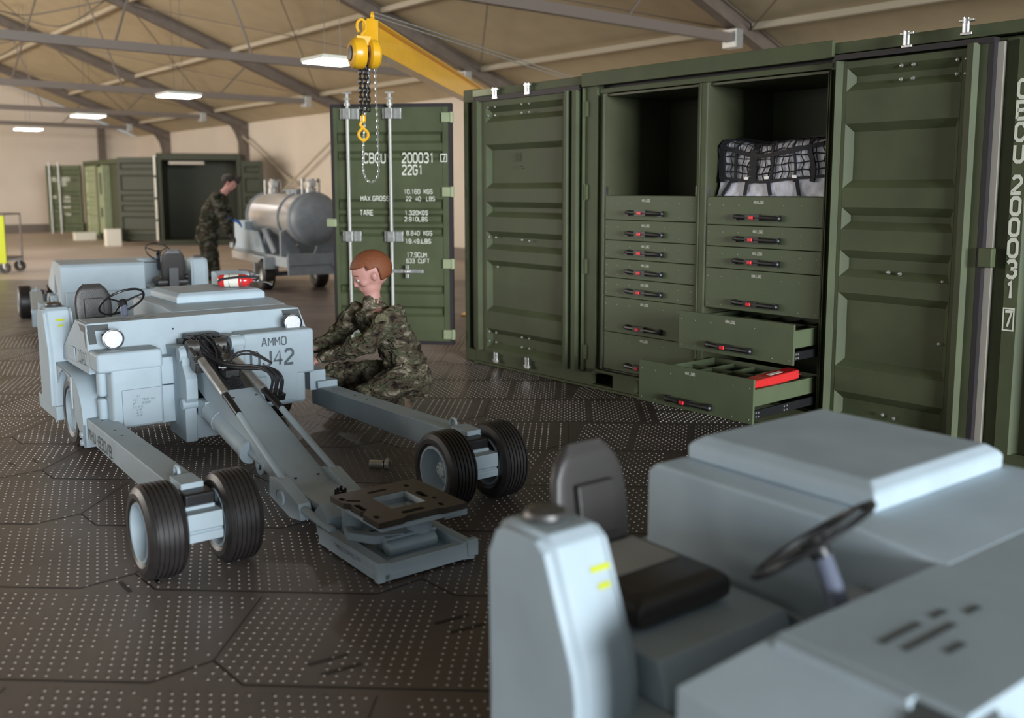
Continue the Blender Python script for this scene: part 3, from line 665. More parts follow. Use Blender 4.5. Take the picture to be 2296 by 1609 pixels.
# ------------------------------------------------------------------ jib and chain hoist
def W3(px, py, d):
    yy = -(py-PPY)/F; c, s = math.cos(PITCH), math.sin(PITCH); r = Vector(((px-PPX)/F, c+yy*s, -s+yy*c)); return Vector((0, 0, CAMZ))+r*(d/r.y)
def hoist():
    tip = Vector((-1.22, 7.55, 2.945)); far = Vector((-.62, 12.6, 2.945)); d = (far-tip).normalized(); s = Vector((d.y, -d.x, 0)); o = tip
    Mj = Matrix(((d.x, -s.x, 0, o.x), (d.y, -s.y, 0, o.y), (0, 0, 1, o.z), (0, 0, 0, 1)))   # x along the jib
    t = thing('jib_crane', 'yellow jib crane beam reaching over the container toward the hoist', 'crane', Mj @ T(5.1, 0, -2.945))
    X = T(-5.1, 0, 2.945); b = MB(X)
    L = 5.1; b.box(0, L, -.006, .006, -.23, 0); b.box(0, L, -.062, .062, -.012, 0); b.box(0, L, -.062, .062, -.242, -.23); b.box(-.015, .01, -.062, .062, -.242, .0); b.box(.0, .16, -.03, .03, .0, .015)
    b.build('beam', 'yellow', t, bevel=.003)
    b = MB(X); b.torus((.06, 0, .042), (0, 1, 0), .026, .009, 20, 8); b.build('eye_ring', 'yellow', t)
    b = MB(); b.cyl((0, 0, 0), (0, 0, 2.70), .09, n=20); b.box(-.25, .25, -.25, .25, 0, .02); b.build('mast', 'yellow', t, bevel=.004)
    b = MB(X)
    inv = (Mj).inverted(); e = inv @ W3(1330, 196, 11.2)
    for k in (0, .03): b.cyl((.08, 0, .045+k), tuple(e+Vector((0, 0, k*1.3))), .0055, n=6)
    b.build('stay_cable', 'galv', t)
    # hoist
    hp = Vector((-1.265, 7.42, 2.675)); r = Matrix.Rotation(math.radians(28), 4, 'Z')
    h = thing('chain_hoist', 'yellow chain hoist with black load chain and hook hanging from the jib', 'hoist', T(*hp) @ r)
    b = MB(); prof = [(-.055, .0), (-.055, .06), (-.05, .10), (-.03, .118), (.0, .12), (.03, .118), (.05, .10), (.055, .06), (.055, .0)]
    b.lathe([(-.05, .052), (-.06, .062), (-.06, .085), (-.045, .108), (-.01, .118), (.03, .118), (.045, .11), (.045, .05)], (-.035, 0, 0), (1, 0, 0), 36)
    b.lathe([(-.03, .03), (-.035, .09), (-.02, .112), (.03, .112), (.05, .095), (.055, .04), (.055, 0)], (.075, 0, 0), (1, 0, 0), 32)
    b.box(-.05, .06, -.035, .035, .06, .13)
    b.build('housing', 'yellow', h, bevel=.002)
    MB().lathe([(0, .0), (.004, .05), (.01, .055), (.02, .052)], (-.105, 0, 0), (1, 0, 0), 28).build('hand_wheel_recess', 'darksteel', h)
    b = MB(); b.tube([(.0, 0, .11), (.0, 0, .145), (.028, 0, .175), (.032, 0, .225), (.0, 0, .255), (-.032, 0, .23), (-.036, 0, .19), (-.024, 0, .16)], .011, 10); b.build('top_hook', 'yellow', h)
    def chain(name, m, paths, pitch, wire, wid):
        b = MB()
        for P in paths:
            P = [Vector(p) for p in P]
            if len(P) > 2: P = catmull(P, 8)
            ln = [0]
            for a, c in zip(P, P[1:]): ln.append(ln[-1]+(c-a).length)
            k = int(ln[-1]/pitch); 
            def at(s):
                for i in range(len(ln)-1):
                    if s <= ln[i+1]: return P[i].lerp(P[i+1], (s-ln[i])/(ln[i+1]-ln[i]+1e-9))
                return P[-1]
            for i in range(k):
                a, c = at(i*pitch), at((i+1)*pitch); mid = (a+c)/2; dd = (c-a).normalized(); q = dd.orthogonal().normalized()
                q = Matrix.Rotation(PI/2*(i % 2)+.5, 3, dd) @ Vector((1, 0, 0)); q = (q-dd*q.dot(dd)).normalized()
                hl = pitch*.5+wire*.9-wid*.5
                pts = []
                for s_, sg in ((1, 1), (-1, -1)):
                    for a_ in (-1, -.5, 0, .5, 1):
                        ang = a_*PI/2; pts.append(mid+dd*(sg*(hl+wid/2*math.cos(ang)))+q*(sg*wid/2*math.sin(ang)*1))
                b.tube(pts, wire, 5, closed=True)
        return b.build(name, m, h)
    chain('load_chain', 'black', [[(-.02, .0, -.05), (-.02, 0, -.47)], [(.012, -.01, -.05), (.012, -.01, -.45)], [(.045, .01, -.05), (.045, .01, -.44)]], .034, .0062, .024)
    chain('hand_chain', 'galv', [[(.10, 0, -.10), (.108, 0, -.5), (.112, 0, -.85), (.095, 0, -.935), (.05, 0, -.97), (.005, 0, -.935), (-.012, 0, -.85), (.0, 0, -.60), (.03, 0, -.3), (.06, 0, -.08)]], .024, .0024, .013)
    b = MB(); b.lathe([(0, .012), (.01, .022), (.05, .022), (.06, .012)], (-.005, 0, -.515), (0, 0, 1), 16)
    b.tube([(-.005, 0, -.50), (-.028, 0, -.53), (.0, 0, -.56), (.030, 0, -.59), (.028, 0, -.625), (-.005, 0, -.65), (-.038, 0, -.625), (-.040, 0, -.59), (-.02, 0, -.565), (.0, 0, -.545)], .0115, 10)
    b.build('load_hook', 'yellow', h)
hoist()

# ------------------------------------------------------------------ bomb loader vehicles (low grey hydraulic loaders)
def tyre_prof(R, wd, rim):
    h = wd/2; P = [(-h+.012, rim), (-h, rim+.02), (-h, R-.035), (-h+.012, R-.012)]
    n = 6; a0, a1 = -h+.022, h-.022
    P.append((a0, R-.004))
    for k in range(n):
        x = a0+(a1-a0)*(k+.5)/n-.003; P += [(x-.0022, R), (x-.0012, R-.007), (x+.0042, R-.007), (x+.0052, R)]
    P += [(a1, R-.004), (h-.012, R-.012), (h, R-.035), (h, rim+.02), (h-.012, rim)]
    return P
def wheel(parent, c, R, wd, rim, side, hub=True, cap=False):
    """axis along y; side=-1 outer face to -y"""
    t = MB().lathe(tyre_prof(R, wd, rim), c, (0, 1, 0), 56).build('tyre', 'rubber', parent, ang=22)
    s = side; h = wd/2; x, y, z = c
    P = [(s*(h-.010), rim+.004), (s*(h-.003), rim-.001), (s*(h-.006), rim-.009), (s*(h-.03), rim-.018), (s*(h-.10 if wd > .14 else .01), rim-.024), (s*(h-.108 if wd > .14 else .0), rim*.55), (s*(h-.104 if wd > .14 else .005), .0)]
    if not hub: P = [(s*(h-.010), rim+.004), (s*(h-.003), rim-.001), (s*(h-.006), rim-.008), (s*(h-.028), rim-.014), (s*(h-.042), rim*.7), (s*(h-.046), 0)]
    r = MB().lathe(P, c, (0, 1, 0), 44)
    P2 = [(-s*(h-.010), rim+.004), (-s*(h-.003), rim-.001), (-s*(h-.006), rim-.009), (-s*(h-.05), rim-.018), (-s*(h-.06), 0)]
    r.lathe(P2, c, (0, 1, 0), 44)
    r = r.build('wheel_rim', 'paint', t, ang=30)
    if hub:
        q = MB(); yy = y+s*(h-.104)
        if cap:
            q.lathe([(0, .042), (s*.05, .042), (s*.056, .036), (s*.056, 0)], (x, yy, z), (0, 1, 0), 24)
            for k in range(6): a = PI/3*k; q.cyl((x+.03*math.cos(a), yy+s*.055, z+.03*math.sin(a)), (x+.03*math.cos(a), yy+s*.061, z+.03*math.sin(a)), .005, n=6)
            q.build('hub_cap', 'paintd', r)
        else:
            for k in range(6): a = PI/3*k; q.cyl((x+.04*math.cos(a), yy, z+.04*math.sin(a)), (x+.04*math.cos(a), yy+s*.012, z+.04*math.sin(a)), .0065, n=6)
            q.build('wheel_nut', 'darksteel', r)
    return t
def rbox(b, x0, x1, y0, y1, z0, z1): return b.box(x0, x1, y0, y1, z0, z1)
def build_loader(label, group, mtx, near=False):
    R0 = thing('munitions_loader', label, 'loader vehicle', mtx, group)
    P = 'paint'
    # chassis tub
    b = MB(); b.box(-3.40, -2.06, -.40, .86, .20, .34); b.box(-3.40, -3.34, -.40, .86, .2, .60); b.box(-3.34, -2.42, .08, .86, .30, .60)
    b.box(-3.36, -2.42, -.42, -.39, .2, .44); b.box(-2.46, -2.42, -.40, .10, .3, .80); b.build('chassis', P, R0, bevel=.006)
    b = MB(); b.box(-3.36, -2.80, -.555, -.40, .13, .225); b.build('step_plate', P, R0, bevel=.006)
    # front hood
    b = MB()
    yl0, yl1, yr0, yr1 = -.50, -.485, .93, .885
    if not near: b.hexa([(-2.86, yl0, .55), (-2.06, yl0, .55), (-2.06, yr0, .55), (-2.86, yr0, .55)], [(-2.86, yl0+.003, .56), (-2.045, yl0, .60), (-2.045, yr0, .60), (-2.86, yr0-.003, .56)])
    if near:
        b.loft([[(-2.43, -.435, .8455), (-2.075, -.435, .8455), (-2.075, -.431, .8455), (-2.43, -.431, .8455)], [(-2.53, -.60, .75), (-2.03, -.60, .74), (-2.03, -.431, .74), (-2.53, -.431, .75)], [(-2.53, -.60, .50), (-1.98, -.60, .56), (-1.98, -.431, .56), (-2.53, -.431, .50)]])
    else: b.hexa([(-2.86, yl0, .56), (-2.045, yl0, .60), (-2.045, yl0+.03, .60), (-2.86, yl0+.03, .56)], [(-2.43, yl1, .842), (-2.16, yl1, .842), (-2.16, yl1+.03, .842), (-2.43, yl1+.03, .842)])
    b.hexa([(-2.86, yr0-.03, .56), (-2.045, yr0-.03, .60), (-2.045, yr0, .60), (-2.86, yr0, .56)], [(-2.43, yr1-.03, .842), (-2.16, yr1-.03, .842), (-2.16, yr1, .842), (-2.43, yr1, .842)])
    b.hexa([(-2.44, yl0+.02, .56), (-2.045, yl0+.02, .60), (-2.045, yr0-.02, .60), (-2.44, yr0-.02, .56)], [(-2.42, yl1+.02, .844), (-2.16, yl1+.02, .844), (-2.16, yr1-.02, .844), (-2.42, yr1-.02, .844)])
    if near: b.hexa([(-2.43, -.43, .60), (-1.98, -.43, .60), (-1.98, .93, .60), (-2.42, .93, .60)], [(-2.43, -.4305, .8455), (-2.075, -.4305, .8455), (-2.075, .885, .8455), (-2.42, .885, .8455)])
    b.build('front_hood', P, R0, bevel=.006, seg=3)
    # engine body and cap
    b = MB(); b.prism([(-3.32, .30), (-3.32, .84), (-3.29, .868), (-2.62, .868), (-2.40, .846), (-2.40, .30)], .10, .90, 'y'); b.build('engine_housing', P, R0, bevel=.012, seg=3)
    b = MB(); xa, xb, ya, yb = -3.27, -2.655, .215, .85
    b.loft([[(xa+i, ya+i, z), (xb-i, ya+i, z), (xb-i, yb-i, z), (xa+i, yb-i, z)] for i, z in ((0, .868), (0, .905), (.006, .918), (.035, .938))]); b.build('engine_cover', P, R0, bevel=.008, seg=3)
    # fuel tank / tall side box
    b = MB(); y0, y1 = -.585, -.405
    prof = [(-3.09, .235), (-3.10, .80), (-3.07, .86), (-3.04, .875), (-2.90, .875), (-2.87, .855), (-2.775, .62), (-2.765, .56), (-2.765, .235)]
    b.loft([[(x+(.0 if abs(y-(y0+y1)/2) < .07 else (.012 if x < -2.95 else -.012)), y, z-(0 if abs(y-(y0+y1)/2) < .07 else (.012 if z > .5 else 0))) for x, z in prof] for y in (y0, y0+.012, y0+.03, y1-.03, y1-.012, y1)])
    if near: b.v = [(x-.02, y-.03, z+(.045 if z > .4 else 0)) for x, y, z in b.v]
    kx = (-.02, -.03, .045) if near else (0, 0, 0)
    tk = b.build('fuel_tank', P, R0, bevel=.006, seg=3)
    MB().lathe([(0, .045), (.008, .05), (.018, .046), (.026, .025), (.028, 0)], (-2.99+kx[0], -.495+kx[1], .875+kx[2]), (0, 0, 1), 24).build('filler_cap', 'darksteel', tk)
    b = MB(); n_ = Vector((.93, 0, .37)).normalized(); 
    for zz, wd in ((.79, .055), (.755, .035)):
        xx = -2.87+(.855-zz)*.404+kx[0]+.001; zz += kx[2]; b.add([(xx+.002, -.52-wd/2+.03, zz), (xx+.002, -.52+wd/2+.03, zz), (xx-.004+.0, -.52+wd/2+.03, zz+.012), (xx-.004+.0, -.52-wd/2+.03, zz+.012)], [(0, 1, 2, 3)])
    b.build('yellow_mark', 'hivis', tk, smooth=False)
    # fenders
    for nm, y0, y1 in (('L', -.545, -.40), ('R', .88, .96)):
        b = MB(); outer = [(-2.90, .50), (-2.88, .535), (-2.40, .52)]+[(-2.40+.31*math.sin(a), .24+.28*math.cos(a)) for a in [PI/2*k/8 for k in range(1, 9)]]+[(-2.085, .10)]
        b.loft([[(x, y, z) for x, z in outer]+[(x-.012 if z < .45 else x, y, z-.018 if z > .3 else z) for x, z in outer[::-1]] for y in (y0, y1)])
        # side skirt with wheel arch
        ya, yb = (y0, y0+.012) if nm == 'L' else (y1-.012, y1)
        arch = [(-2.55+.262*math.cos(a), .245+.262*math.sin(a)) for a in [math.radians(200-20*k) for k in range(11)]]
        top = outer[0:]
        ring = []
        m = len(arch)
        # quads between arch and outer profile
        op = [(-2.90, .10), (-2.90, .32), (-2.90, .535), (-2.72, .53), (-2.55, .525), (-2.40, .52), (-2.29, .49), (-2.20, .43), (-2.13, .35), (-2.09, .24), (-2.085, .10)]
        for k in range(m-1):
            b.add([(arch[k][0], ya, arch[k][1]), (arch[k+1][0], ya, arch[k+1][1]), (op[k+1][0], ya, op[k+1][1]), (op[k][0], ya, op[k][1]), (arch[k][0], yb, arch[k][1]), (arch[k+1][0], yb, arch[k+1][1]), (op[k+1][0], yb, op[k+1][1]), (op[k][0], yb, op[k][1])],
                  [(0, 1, 2, 3), (7, 6, 5, 4), (0, 4, 5, 1), (2, 6, 7, 3)])
        if nm == 'R': b.v = [(min(x, -2.17), y, max(z, .42)) for x, y, z in b.v]
        f = b.build('fender', P, R0, bevel=.002, ang=30)
        if nm == 'L':
            MB().box(-2.36, -2.33, ya-.008, ya, .30, .50).build('fender_strap', 'paintd', f); MB().box(-2.12, -2.10, ya-.002, ya, .29, .33).build('side_label', 'paintd', f)
            for z in (.175, .125): MB().lathe([(0, .022), (.012, .02), (.018, .0)], (-2.13, ya, z), (0, -1, 0), 14).build('side_marker', 'paintd', f)
    for s, y in ((-1, -.435), (1, .83)): wheel(R0, (-2.55, y, .237), .235, .17, .145, s, hub=False)
    # lower front boxes
    b = MB(); rbox(b, -2.06, -1.86, -.50, -.125, .58, .70); rbox(b, -2.06, -1.865, -.425, -.13, .235, .60); b.box(-2.06, -1.985, -.47, -.42, .20, .41); b.box(-2.06, -1.985, -.47, -.42, .415, .58)
    pb = b.build('front_box', P, R0, bevel=.022, seg=3)
    MB().box(-1.866, -1.852, -.372, -.148, .252, .47).build('data_plate', P, pb, bevel=.004)
    b = MB()
    for i, (s, wd, off) in enumerate((('SI', .018, .045), ('187   CANI AG', .125, .02), ('WT    S320', .10, .02), ('CU 315', .055, .02), ('L 185', .03, .04), ('W 79', .03, .04), ('HG 56', .03, .04))):
        text_mb(b, s, (-1.8515, -.335+off, .42-i*.021-(0 if i < 4 else -.004*(i-3))), (0, 1, 0), (0, 0, 1), .012 if i < 4 else .009, wd)
    b.build('stencil_text', 'ink', pb, smooth=False)
    b = MB(); b.box(-2.06, -1.94, -.13, .0, .22, .455); b.box(-2.06, -1.94, -.13, .0, .46, .63); b.build('front_panel', P, R0, bevel=.008)
    b = MB(); rbox(b, -2.06, -1.87, .375, .865, .435, .735); rbox(b, -2.06, -1.875, .40, .80, .245, .45); rb = b.build('front_box', P, R0, bevel=.022, seg=3)
    MB().box(-1.876, -1.868, .52, .74, .27, .46).build('access_plate', P, rb, bevel=.004)
    b = MB(); text_mb(b, 'AMMO', (-1.8685, .50, .645), (0, 1, 0), (0, 0, 1), .052, .165, bold=.03); text_mb(b, 'DJ42', (-1.8685, .425, .515), (0, 1, 0), (0, 0, 1), .095, .285, bold=.045)
    b.build('stencil_text', 'ink', rb, smooth=False)
    b = MB(); text_mb(b, 'DJ42', (-2.30, -.5035, .60), (1, 0, 0), (0, 0, 1), .07, .16, bold=.01); b.build('stencil_text', 'ink', R0, smooth=False)
    b = MB(); b.box(-2.52, -2.40, -.5045, -.50, .60, .67)
    for z in (.60, .63, .66, .69): b.cyl((-2.53, -.507, z), (-2.53, -.50, z), .005, n=6)
    b.build('side_hatch', P, R0, bevel=.002)
    # dark corner marks on the hood
    def hp(x, y): # point on sloped front: x param by z
        return None
    def fp(y, z): return ((-2.073 if near else -2.158)+(.842-z)*(.385 if near else .475)+.003, y, z)
    for s, yy in ((1, -.484), (-1, .886)):
        b = MB()
        def q(a, c, z0, z1): b.add([fp(yy+s*a, z0), fp(yy+s*c, z0), fp(yy+s*c, z1), fp(yy+s*a, z1)], [(0, 1, 2, 3)])
        q(.003, .125, .80, .835); q(.0, .045, .725, .80); b.build('corner_mark', 'dark', R0, smooth=False)
    b = MB()
    yk = -.0 if not near else -.004
    if not near: b.add([(-2.33, -.4885, .828), (-2.18, -.4885, .828), (-2.165, -.489, .79), (-2.27, -.489, .79)], [(0, 1, 2, 3)])
    if not near: b.add([(-2.20, -.489, .79), (-2.165, -.489, .79), (-2.12, -.494, .70), (-2.15, -.494, .70)], [(0, 1, 2, 3)])
    else: b.add([(-2.165, -.4475, .841), (-2.085, -.4475, .841), (-2.055, -.545, .782), (-2.135, -.545, .782)], [(0, 1, 2, 3)])
    b.build('corner_mark', 'dark', R0, smooth=False)
    b = MB()
    for y, z in ((-.40, .775), (.78, .775), (.80, .66), (.02, .775)): b.cyl((fp(y, z)[0]-.01, y, z), (fp(y, z)[0]+.004, y, z), .006, n=8)
    b.build('screw', 'black', R0)
    # faint stencil on top
    b = MB()
    for i, (xx, y0, y1) in enumerate(((-2.30, -.03, .10), (-2.26, -.02, .15), (-2.21, .03, .09), (-2.30, .14, .19), (-2.27, .21, .26))): MB().box(xx, xx+.014, y0-.3, y1-.3, .8441+(.0018 if near else 0), .8449+(.0018 if near else 0)).build('faded_marking', 'dark', R0, smooth=False)
    MB().box(-2.452, -2.442, -.40, .09, .42, .81).build('dash_panel', 'black', R0, label='black dashboard panel')
    # headlights
    for y in (-.375, .765):
        b = MB(); c = (-1.99, y, .765); b.lathe([(-.05, .0), (-.05, .03), (-.03, .05), (.0, .060), (.012, .062), (.02, .060), (.02, .052)], c, (1, 0, 0), 32); b.cyl((-2.0, y, .70), (-2.0, y, .735), .014, n=10); b.cyl((-2.08, y, .70), (-2.0, y, .71), .010, n=8)
        hl = b.build('headlight', 'black', R0)
        MB().lathe([(-.004, .058), (.004, .063), (.01, .061), (.012, .055)], (c[0]+.012, y, c[2]), (1, 0, 0), 32).build('chrome_ring', 'steel', hl)
        MB().lathe([(-.01, 0), (-.01, .0545), (.012, .0545), (.0145, .035), (.0155, 0)], c, (1, 0, 0), 32).build('lens', 'lens', hl)
    # seat
    b = MB(); b.prism([(-3.28, .34), (-3.26, .60+(.03 if near else 0)), (-2.78, .60+(.03 if near else 0)), (-2.75, .57), (-2.75, .34)], -.395, .05, 'y'); b.build('seat_box', P, R0, bevel=.01)
    b = MB(); b.loft([[(-2.90, -.34, z0), (-2.90, -.05, z0), (-3.22, -.03, z1), (-3.22, -.36, z1)] if False else [(-2.885+i, -.35-i, z+(.03 if near else 0)), (-2.885+i, -.035+i, z+(.03 if near else 0)), (-3.22-i, -.035+i, z+(.03 if near else 0)), (-3.22-i, -.35-i, z+(.03 if near else 0))] for i, z, z0, z1 in ((-.03, .60, 0, 0), (0, .615, 0, 0), (.006, .65, 0, 0), (-.004, .675, 0, 0), (-.03, .688, 0, 0))])
    st = b.build('seat_cushion', 'seat', R0, bevel=.012, seg=3)
    MB().box(-3.19, -3.02, -.31, -.08, .684+(.03 if near else 0), .692+(.03 if near else 0)).build('seat_inset', 'seatf', st, bevel=.002, label='grey fabric inset')
    b = MB()
    def back(u, v):
        hw = .125*(1-.55*max(0, (v-.62)/.38)**2.2)*(1-.12*(1-min(1, v/.35))); x = -3.215-.055*v-.02*math.cos(PI*(u))*0
        return hw, x
    rings = []
    for v in [0, .05, .2, .4, .6, .75, .86, .94, .985, 1.0]:
        hw, x = back(0, v); z = .66+.325*v; e = .022 if 0 < v < .98 else .010; r = []
        for a in range(20):
            an = 2*PI*a/20; cx_, sy_ = math.cos(an), math.sin(an); r.append((x+(e+.006*(1-abs(sy_)**3)*(-1))*(abs(cx_)**.5)*(1 if cx_ > 0 else -1)*1.15, -.19+hw*(abs(sy_)**.7)*(1 if sy_ > 0 else -1), z))
        rings.append(r)
    sb = b.loft(rings).build('seat_backrest', 'seat', R0, ang=60)
    b = MB(); b.box(-3.212, -3.188, -.255, -.125, .745, .885); b.build('backrest_pad', 'seat', sb, bevel=.006, xf=Matrix.Translation((-3.215, 0, .73)) @ Matrix.Rotation(math.radians(-9), 4, 'Y') @ Matrix.Translation((3.215, 0, -.73)))
    b = MB(); b.box(-3.29, -3.25, -.24, -.14, .60, .80); b.cyl((-3.24, -.345, .70), (-3.24, -.31, .70), .03, n=14); b.build('seat_bracket', 'black', R0, bevel=.004)
    # steering wheel
    hub = Vector((-2.545, -.165, .905)); ax = Vector((-.60, -.20, .80)).normalized()
    b = MB(); q = ax.to_track_quat('Z', 'Y').to_matrix(); b.torus(hub+ax*.02, ax, .145, .0075, 48, 10)
    for k in range(3): a = math.radians(90+120*k)-PI/2+.45; e = hub+ax*.02+q @ Vector((.144*math.cos(a), .144*math.sin(a), 0)); b.cyl(tuple(hub+ax*.015), tuple(e), .0075, .005, n=8)
    b.lathe([(-.02, .022), (.01, .030), (.025, .028), (.03, .0)], hub, ax, 20)
    sw = b.build('steering_wheel', 'black', R0)
    b = MB(); b.cyl(tuple(hub-ax*.01), (-2.40, -.19, .66), .020, .030, n=14); b.build('steering_column', 'column', R0)
    b = MB()
    for y, x in ((-.34, -2.62), (-.30, -2.58), (-.26, -2.55)): b.cyl((x, y, .34), (x+.05, y, .68), .007, n=6); b.cyl((x+.05, y, .68), (x+.056, y, .72), .013, n=10)
    b.build('control_lever', 'galv', R0)
    MB().box(-2.62, -2.42, .0, .075, .34, .74).build('control_pedestal', 'paintd', R0, bevel=.006)
    # fork arms with dual wheels
    for s, ya, yb, nm in ((-1, -.52, -.60, 'L'), (1, .985, .90, 'R')):
        b = MB(); wd = .135; 
        def P4(x, y, z0, z1, n=0): 
            a, c = (y, y+wd); return [(x, a, z0), (x, c, z0), (x, c, z1), (x, a, z1)]
        b.loft([P4(-2.20, ya, .145, .275), P4(-.33, yb, .215, .355), P4(-.22, yb, .23, .345)])
        if nm == 'R': b.box(-2.30, -2.10, .93, 1.05, .26, .40); b.box(-2.20, -2.06, .97, 1.12, .275, .325)
        arm = b.build('fork_arm', P, R0, bevel=.006)
        b = MB(); yc = yb+wd/2; b.tube([(-.36, yc, .34), (-.355, yc, .385), (-.33, yc, .40), (-.305, yc, .385), (-.30, yc, .34)], .009, 8); b.box(-.28, -.12, yc-.05, yc+.05, .30, .375); b.cyl((-.25, yc-.055, .345), (-.25, yc+.055, .345), .022, n=12); b.build('lifting_eye', P, arm, bevel=.004)
        b = MB()
        for x in (-2.1, -1.95, -1.6, -1.42): 
            u = (x+2.2)/1.87; y = ya+(yb-ya)*u+wd*.45; z = .275+.08*u; b.cyl((x, y, z-.002), (x, y, z+.0015), .008, n=8)
        b.build('bolt_hole', 'black', arm)
        ctr = -.535 if nm == 'L' else .925
        b = MB(); b.cyl((-.09, ctr-.15, .205), (-.09, ctr+.15, .205), .055, n=24); b.box(-.20, -.02, ctr-.065, ctr+.065, .215, .30); b.prism([(-.09, .16), (.045, .16), (.05, .195), (.035, .205), (.05, .215), (.045, .285), (-.09, .285)], ctr-.075, ctr+.075, 'y')
        ax_ = b.build('axle_block', P, arm, bevel=.004)
        MB().box(-.15, -.035, ctr-.06, ctr+.075, .28, .35).build('mud_flap', 'black', arm, bevel=.012)
        for yw, sd in ((ctr-.163, -1), (ctr+.163, 1)):
            tw = wheel(arm, (-.09, yw, .207), .205, .165, .128, sd if False else -1, hub=True, cap=(nm == 'R' and yw < ctr))
    b = MB(); u0 = .12; 
    def ap(x, z): u = (x+2.2)/1.87; return (x, -.52-.08*u-.0015, z)
    A = Vector(ap(-1.9, 0)); Bv = Vector(ap(-1.0, 0)); rr = Vector((Bv.x-A.x, Bv.y-A.y, .070*.9/1.87)).normalized()
    text_mb(b, 'MHU *830/B.', (-2.04, ap(-2.04, 0)[1]-.0005, .170), rr, (0, 0, 1), .062, .66, bold=.02)
    b.build('stencil_text', 'ink', R0, smooth=False)
    # front mast brackets
    b = MB()
    for y0, y1, zt in ((-.045, .025, .66), (.275, .34, .70)):
        b.prism([(-2.06, .14), (-1.74, .125), (-1.74, .36), (-1.70, .40), (-1.70, .52), (-1.76, .60), (-1.76, zt), (-1.80, zt+.05), (-2.06, zt+.03)], y0, y1, 'y')
        b.cyl((-1.80, y0-.012, zt), (-1.80, y1+.012, zt), .045, n=20); b.cyl((-1.76, y0-.016, .36), (-1.76, y1+.016, .36), .034, n=18)
    b.box(-2.06, -1.78, .025, .275, .13, .30)
    mb_ = b.build('mast_bracket', P, R0, bevel=.006)
    b = MB(); b.box(-2.06, -1.94, .02, .28, .30, .72); b.box(-2.03, -1.93, .05, .25, .72, .755); b.build('hose_well', 'black', R0, bevel=.006)
    # tilt cylinder
    b = MB(); b.cyl((-1.62, .075, .33), (-1.02, .075, .215), .062, n=28); b.cyl((-1.03, .075, .217), (-1.00, .075, .211), .068, n=28); b.torus((-1.45, .075, .297), (-.6, 0, .115), .062, .006, 28, 6); b.box(-1.74, -1.60, .03, .12, .29, .39); b.cyl((-1.02, .075, .215), (-.85, .09, .185), .028, n=16)
    b.lathe([(-.03, .03), (-.03, .055), (.03, .055), (.03, .03)], (-.86, .09, .175), (0, 1, 0), 20)
    b.build('tilt_cylinder', P, R0, ang=40)
    # boom
    ang = math.atan2(.60-.115, 1.56)
    b = MB()
    yA, yB, yC, yD = .055, .252, .08, .295
    b.loft([[(-1.88, yA, .46), (-1.88, yB, .46), (-1.88, yB, .655), (-1.88, yA, .655)],
            [(-1.34, yA, .285), (-1.34, yB, .285), (-1.34, yB, .49), (-1.34, yA, .49)],
            [(-.46, yC-.01, .075), (-.46, yD-.015, .075), (-.46, yD-.015, .165), (-.46, yC-.01, .165)],
            [(-.10, yC, .035), (-.10, yD-.03, .035), (-.10, yD-.03, .10), (-.10, yC, .10)]])
    bo = b.build('boom', P, R0, bevel=.006)
    b = MB(); b.hexa([(-1.90, yA+.012, .60), (-1.38, yA+.012, .455), (-1.38, yB-.012, .455), (-1.90, yB-.012, .60)], [(-1.90, yA+.012, .668), (-1.36, yA+.012, .499), (-1.36, yB-.012, .499), (-1.90, yB-.012, .668)]); b.build('cable_trough', 'darksteel', bo)
    b = MB(); 
    for x, y in ((-1.28, yA+.03), (-1.28, yB-.03), (-.50, .11), (-.50, .235)): z = .49-(x+1.34)*(.325/.88)+.001; b.cyl((x, y, z-.004), (x, y, z+.003), .009, n=8)
    b.build('screw', 'black', bo)
    for y, ym, s in ((.02, .02, -1), (.185, .245, 1)):
        yf = .31 if s > 0 else .025
        b = MB(); b.cyl((-1.76, y-.036, .702), (-1.76, y+.036, .702), .045, n=22)
        b.box(-.0, .15, -.036, -.014, -.038, .032, X=T(-1.77, y, .700) @ Matrix.Rotation(math.radians(22), 4, 'Y')); b.box(-.0, .15, .014, .036, -.038, .032, X=T(-1.76, y, .668) @ Matrix.Rotation(math.radians(22), 4, 'Y')); b.box(.09, .17, -.038, .038, -.04, .034, X=T(-1.76, y, .668) @ Matrix.Rotation(math.radians(22), 4, 'Y')); b.box(.17, .19, -.03, .03, -.03, .026, X=T(-1.76, y, .668) @ Matrix.Rotation(math.radians(22), 4, 'Y'))
        cv = b.build('clevis', 'darksteel', R0, bevel=.006)
        b = MB(); b.cyl((-1.60, y+.015*(s+1), .642), (-1.22, ym, .505), .026, n=20); b.build('cylinder_rod', 'galv', R0)
        b = MB(); b.cyl((-1.24, ym, .512), (-1.02, ym+.01*(s+1), .43), .0195, n=16); b.build('dark_sleeve', 'black', R0)
        b = MB(); b.cyl((-1.03, ym+.01*(s+1), .432), (-.44, yf, .195), .0175, n=16); b.prism([(-.56, .10), (-.55, .20), (-.45, .215), (-.36, .19), (-.20, .145), (-.17, .07), (-.30, .05)], yf-.035, yf+.03, 'y'); b.cyl((-.40, yf-.045, .125), (-.40, yf+.04, .125), .04, n=20)
        b.cyl((-.19, yf-.01, .115), (.10, yf-.0, .095), .020, n=14)
        b.build('link_rod', P, R0, bevel=.004)
    # hoses
    rnd = random.Random(5)
    main = [(-1.95, .09, .715), (-1.86, .07, .73), (-1.76, .10, .665), (-1.65, .13, .63), (-1.54, .16, .612), (-1.42, .21, .612), (-1.30, .26, .622), (-1.22, .295, .605), (-1.185, .315, .555), (-1.22, .315, .475)]
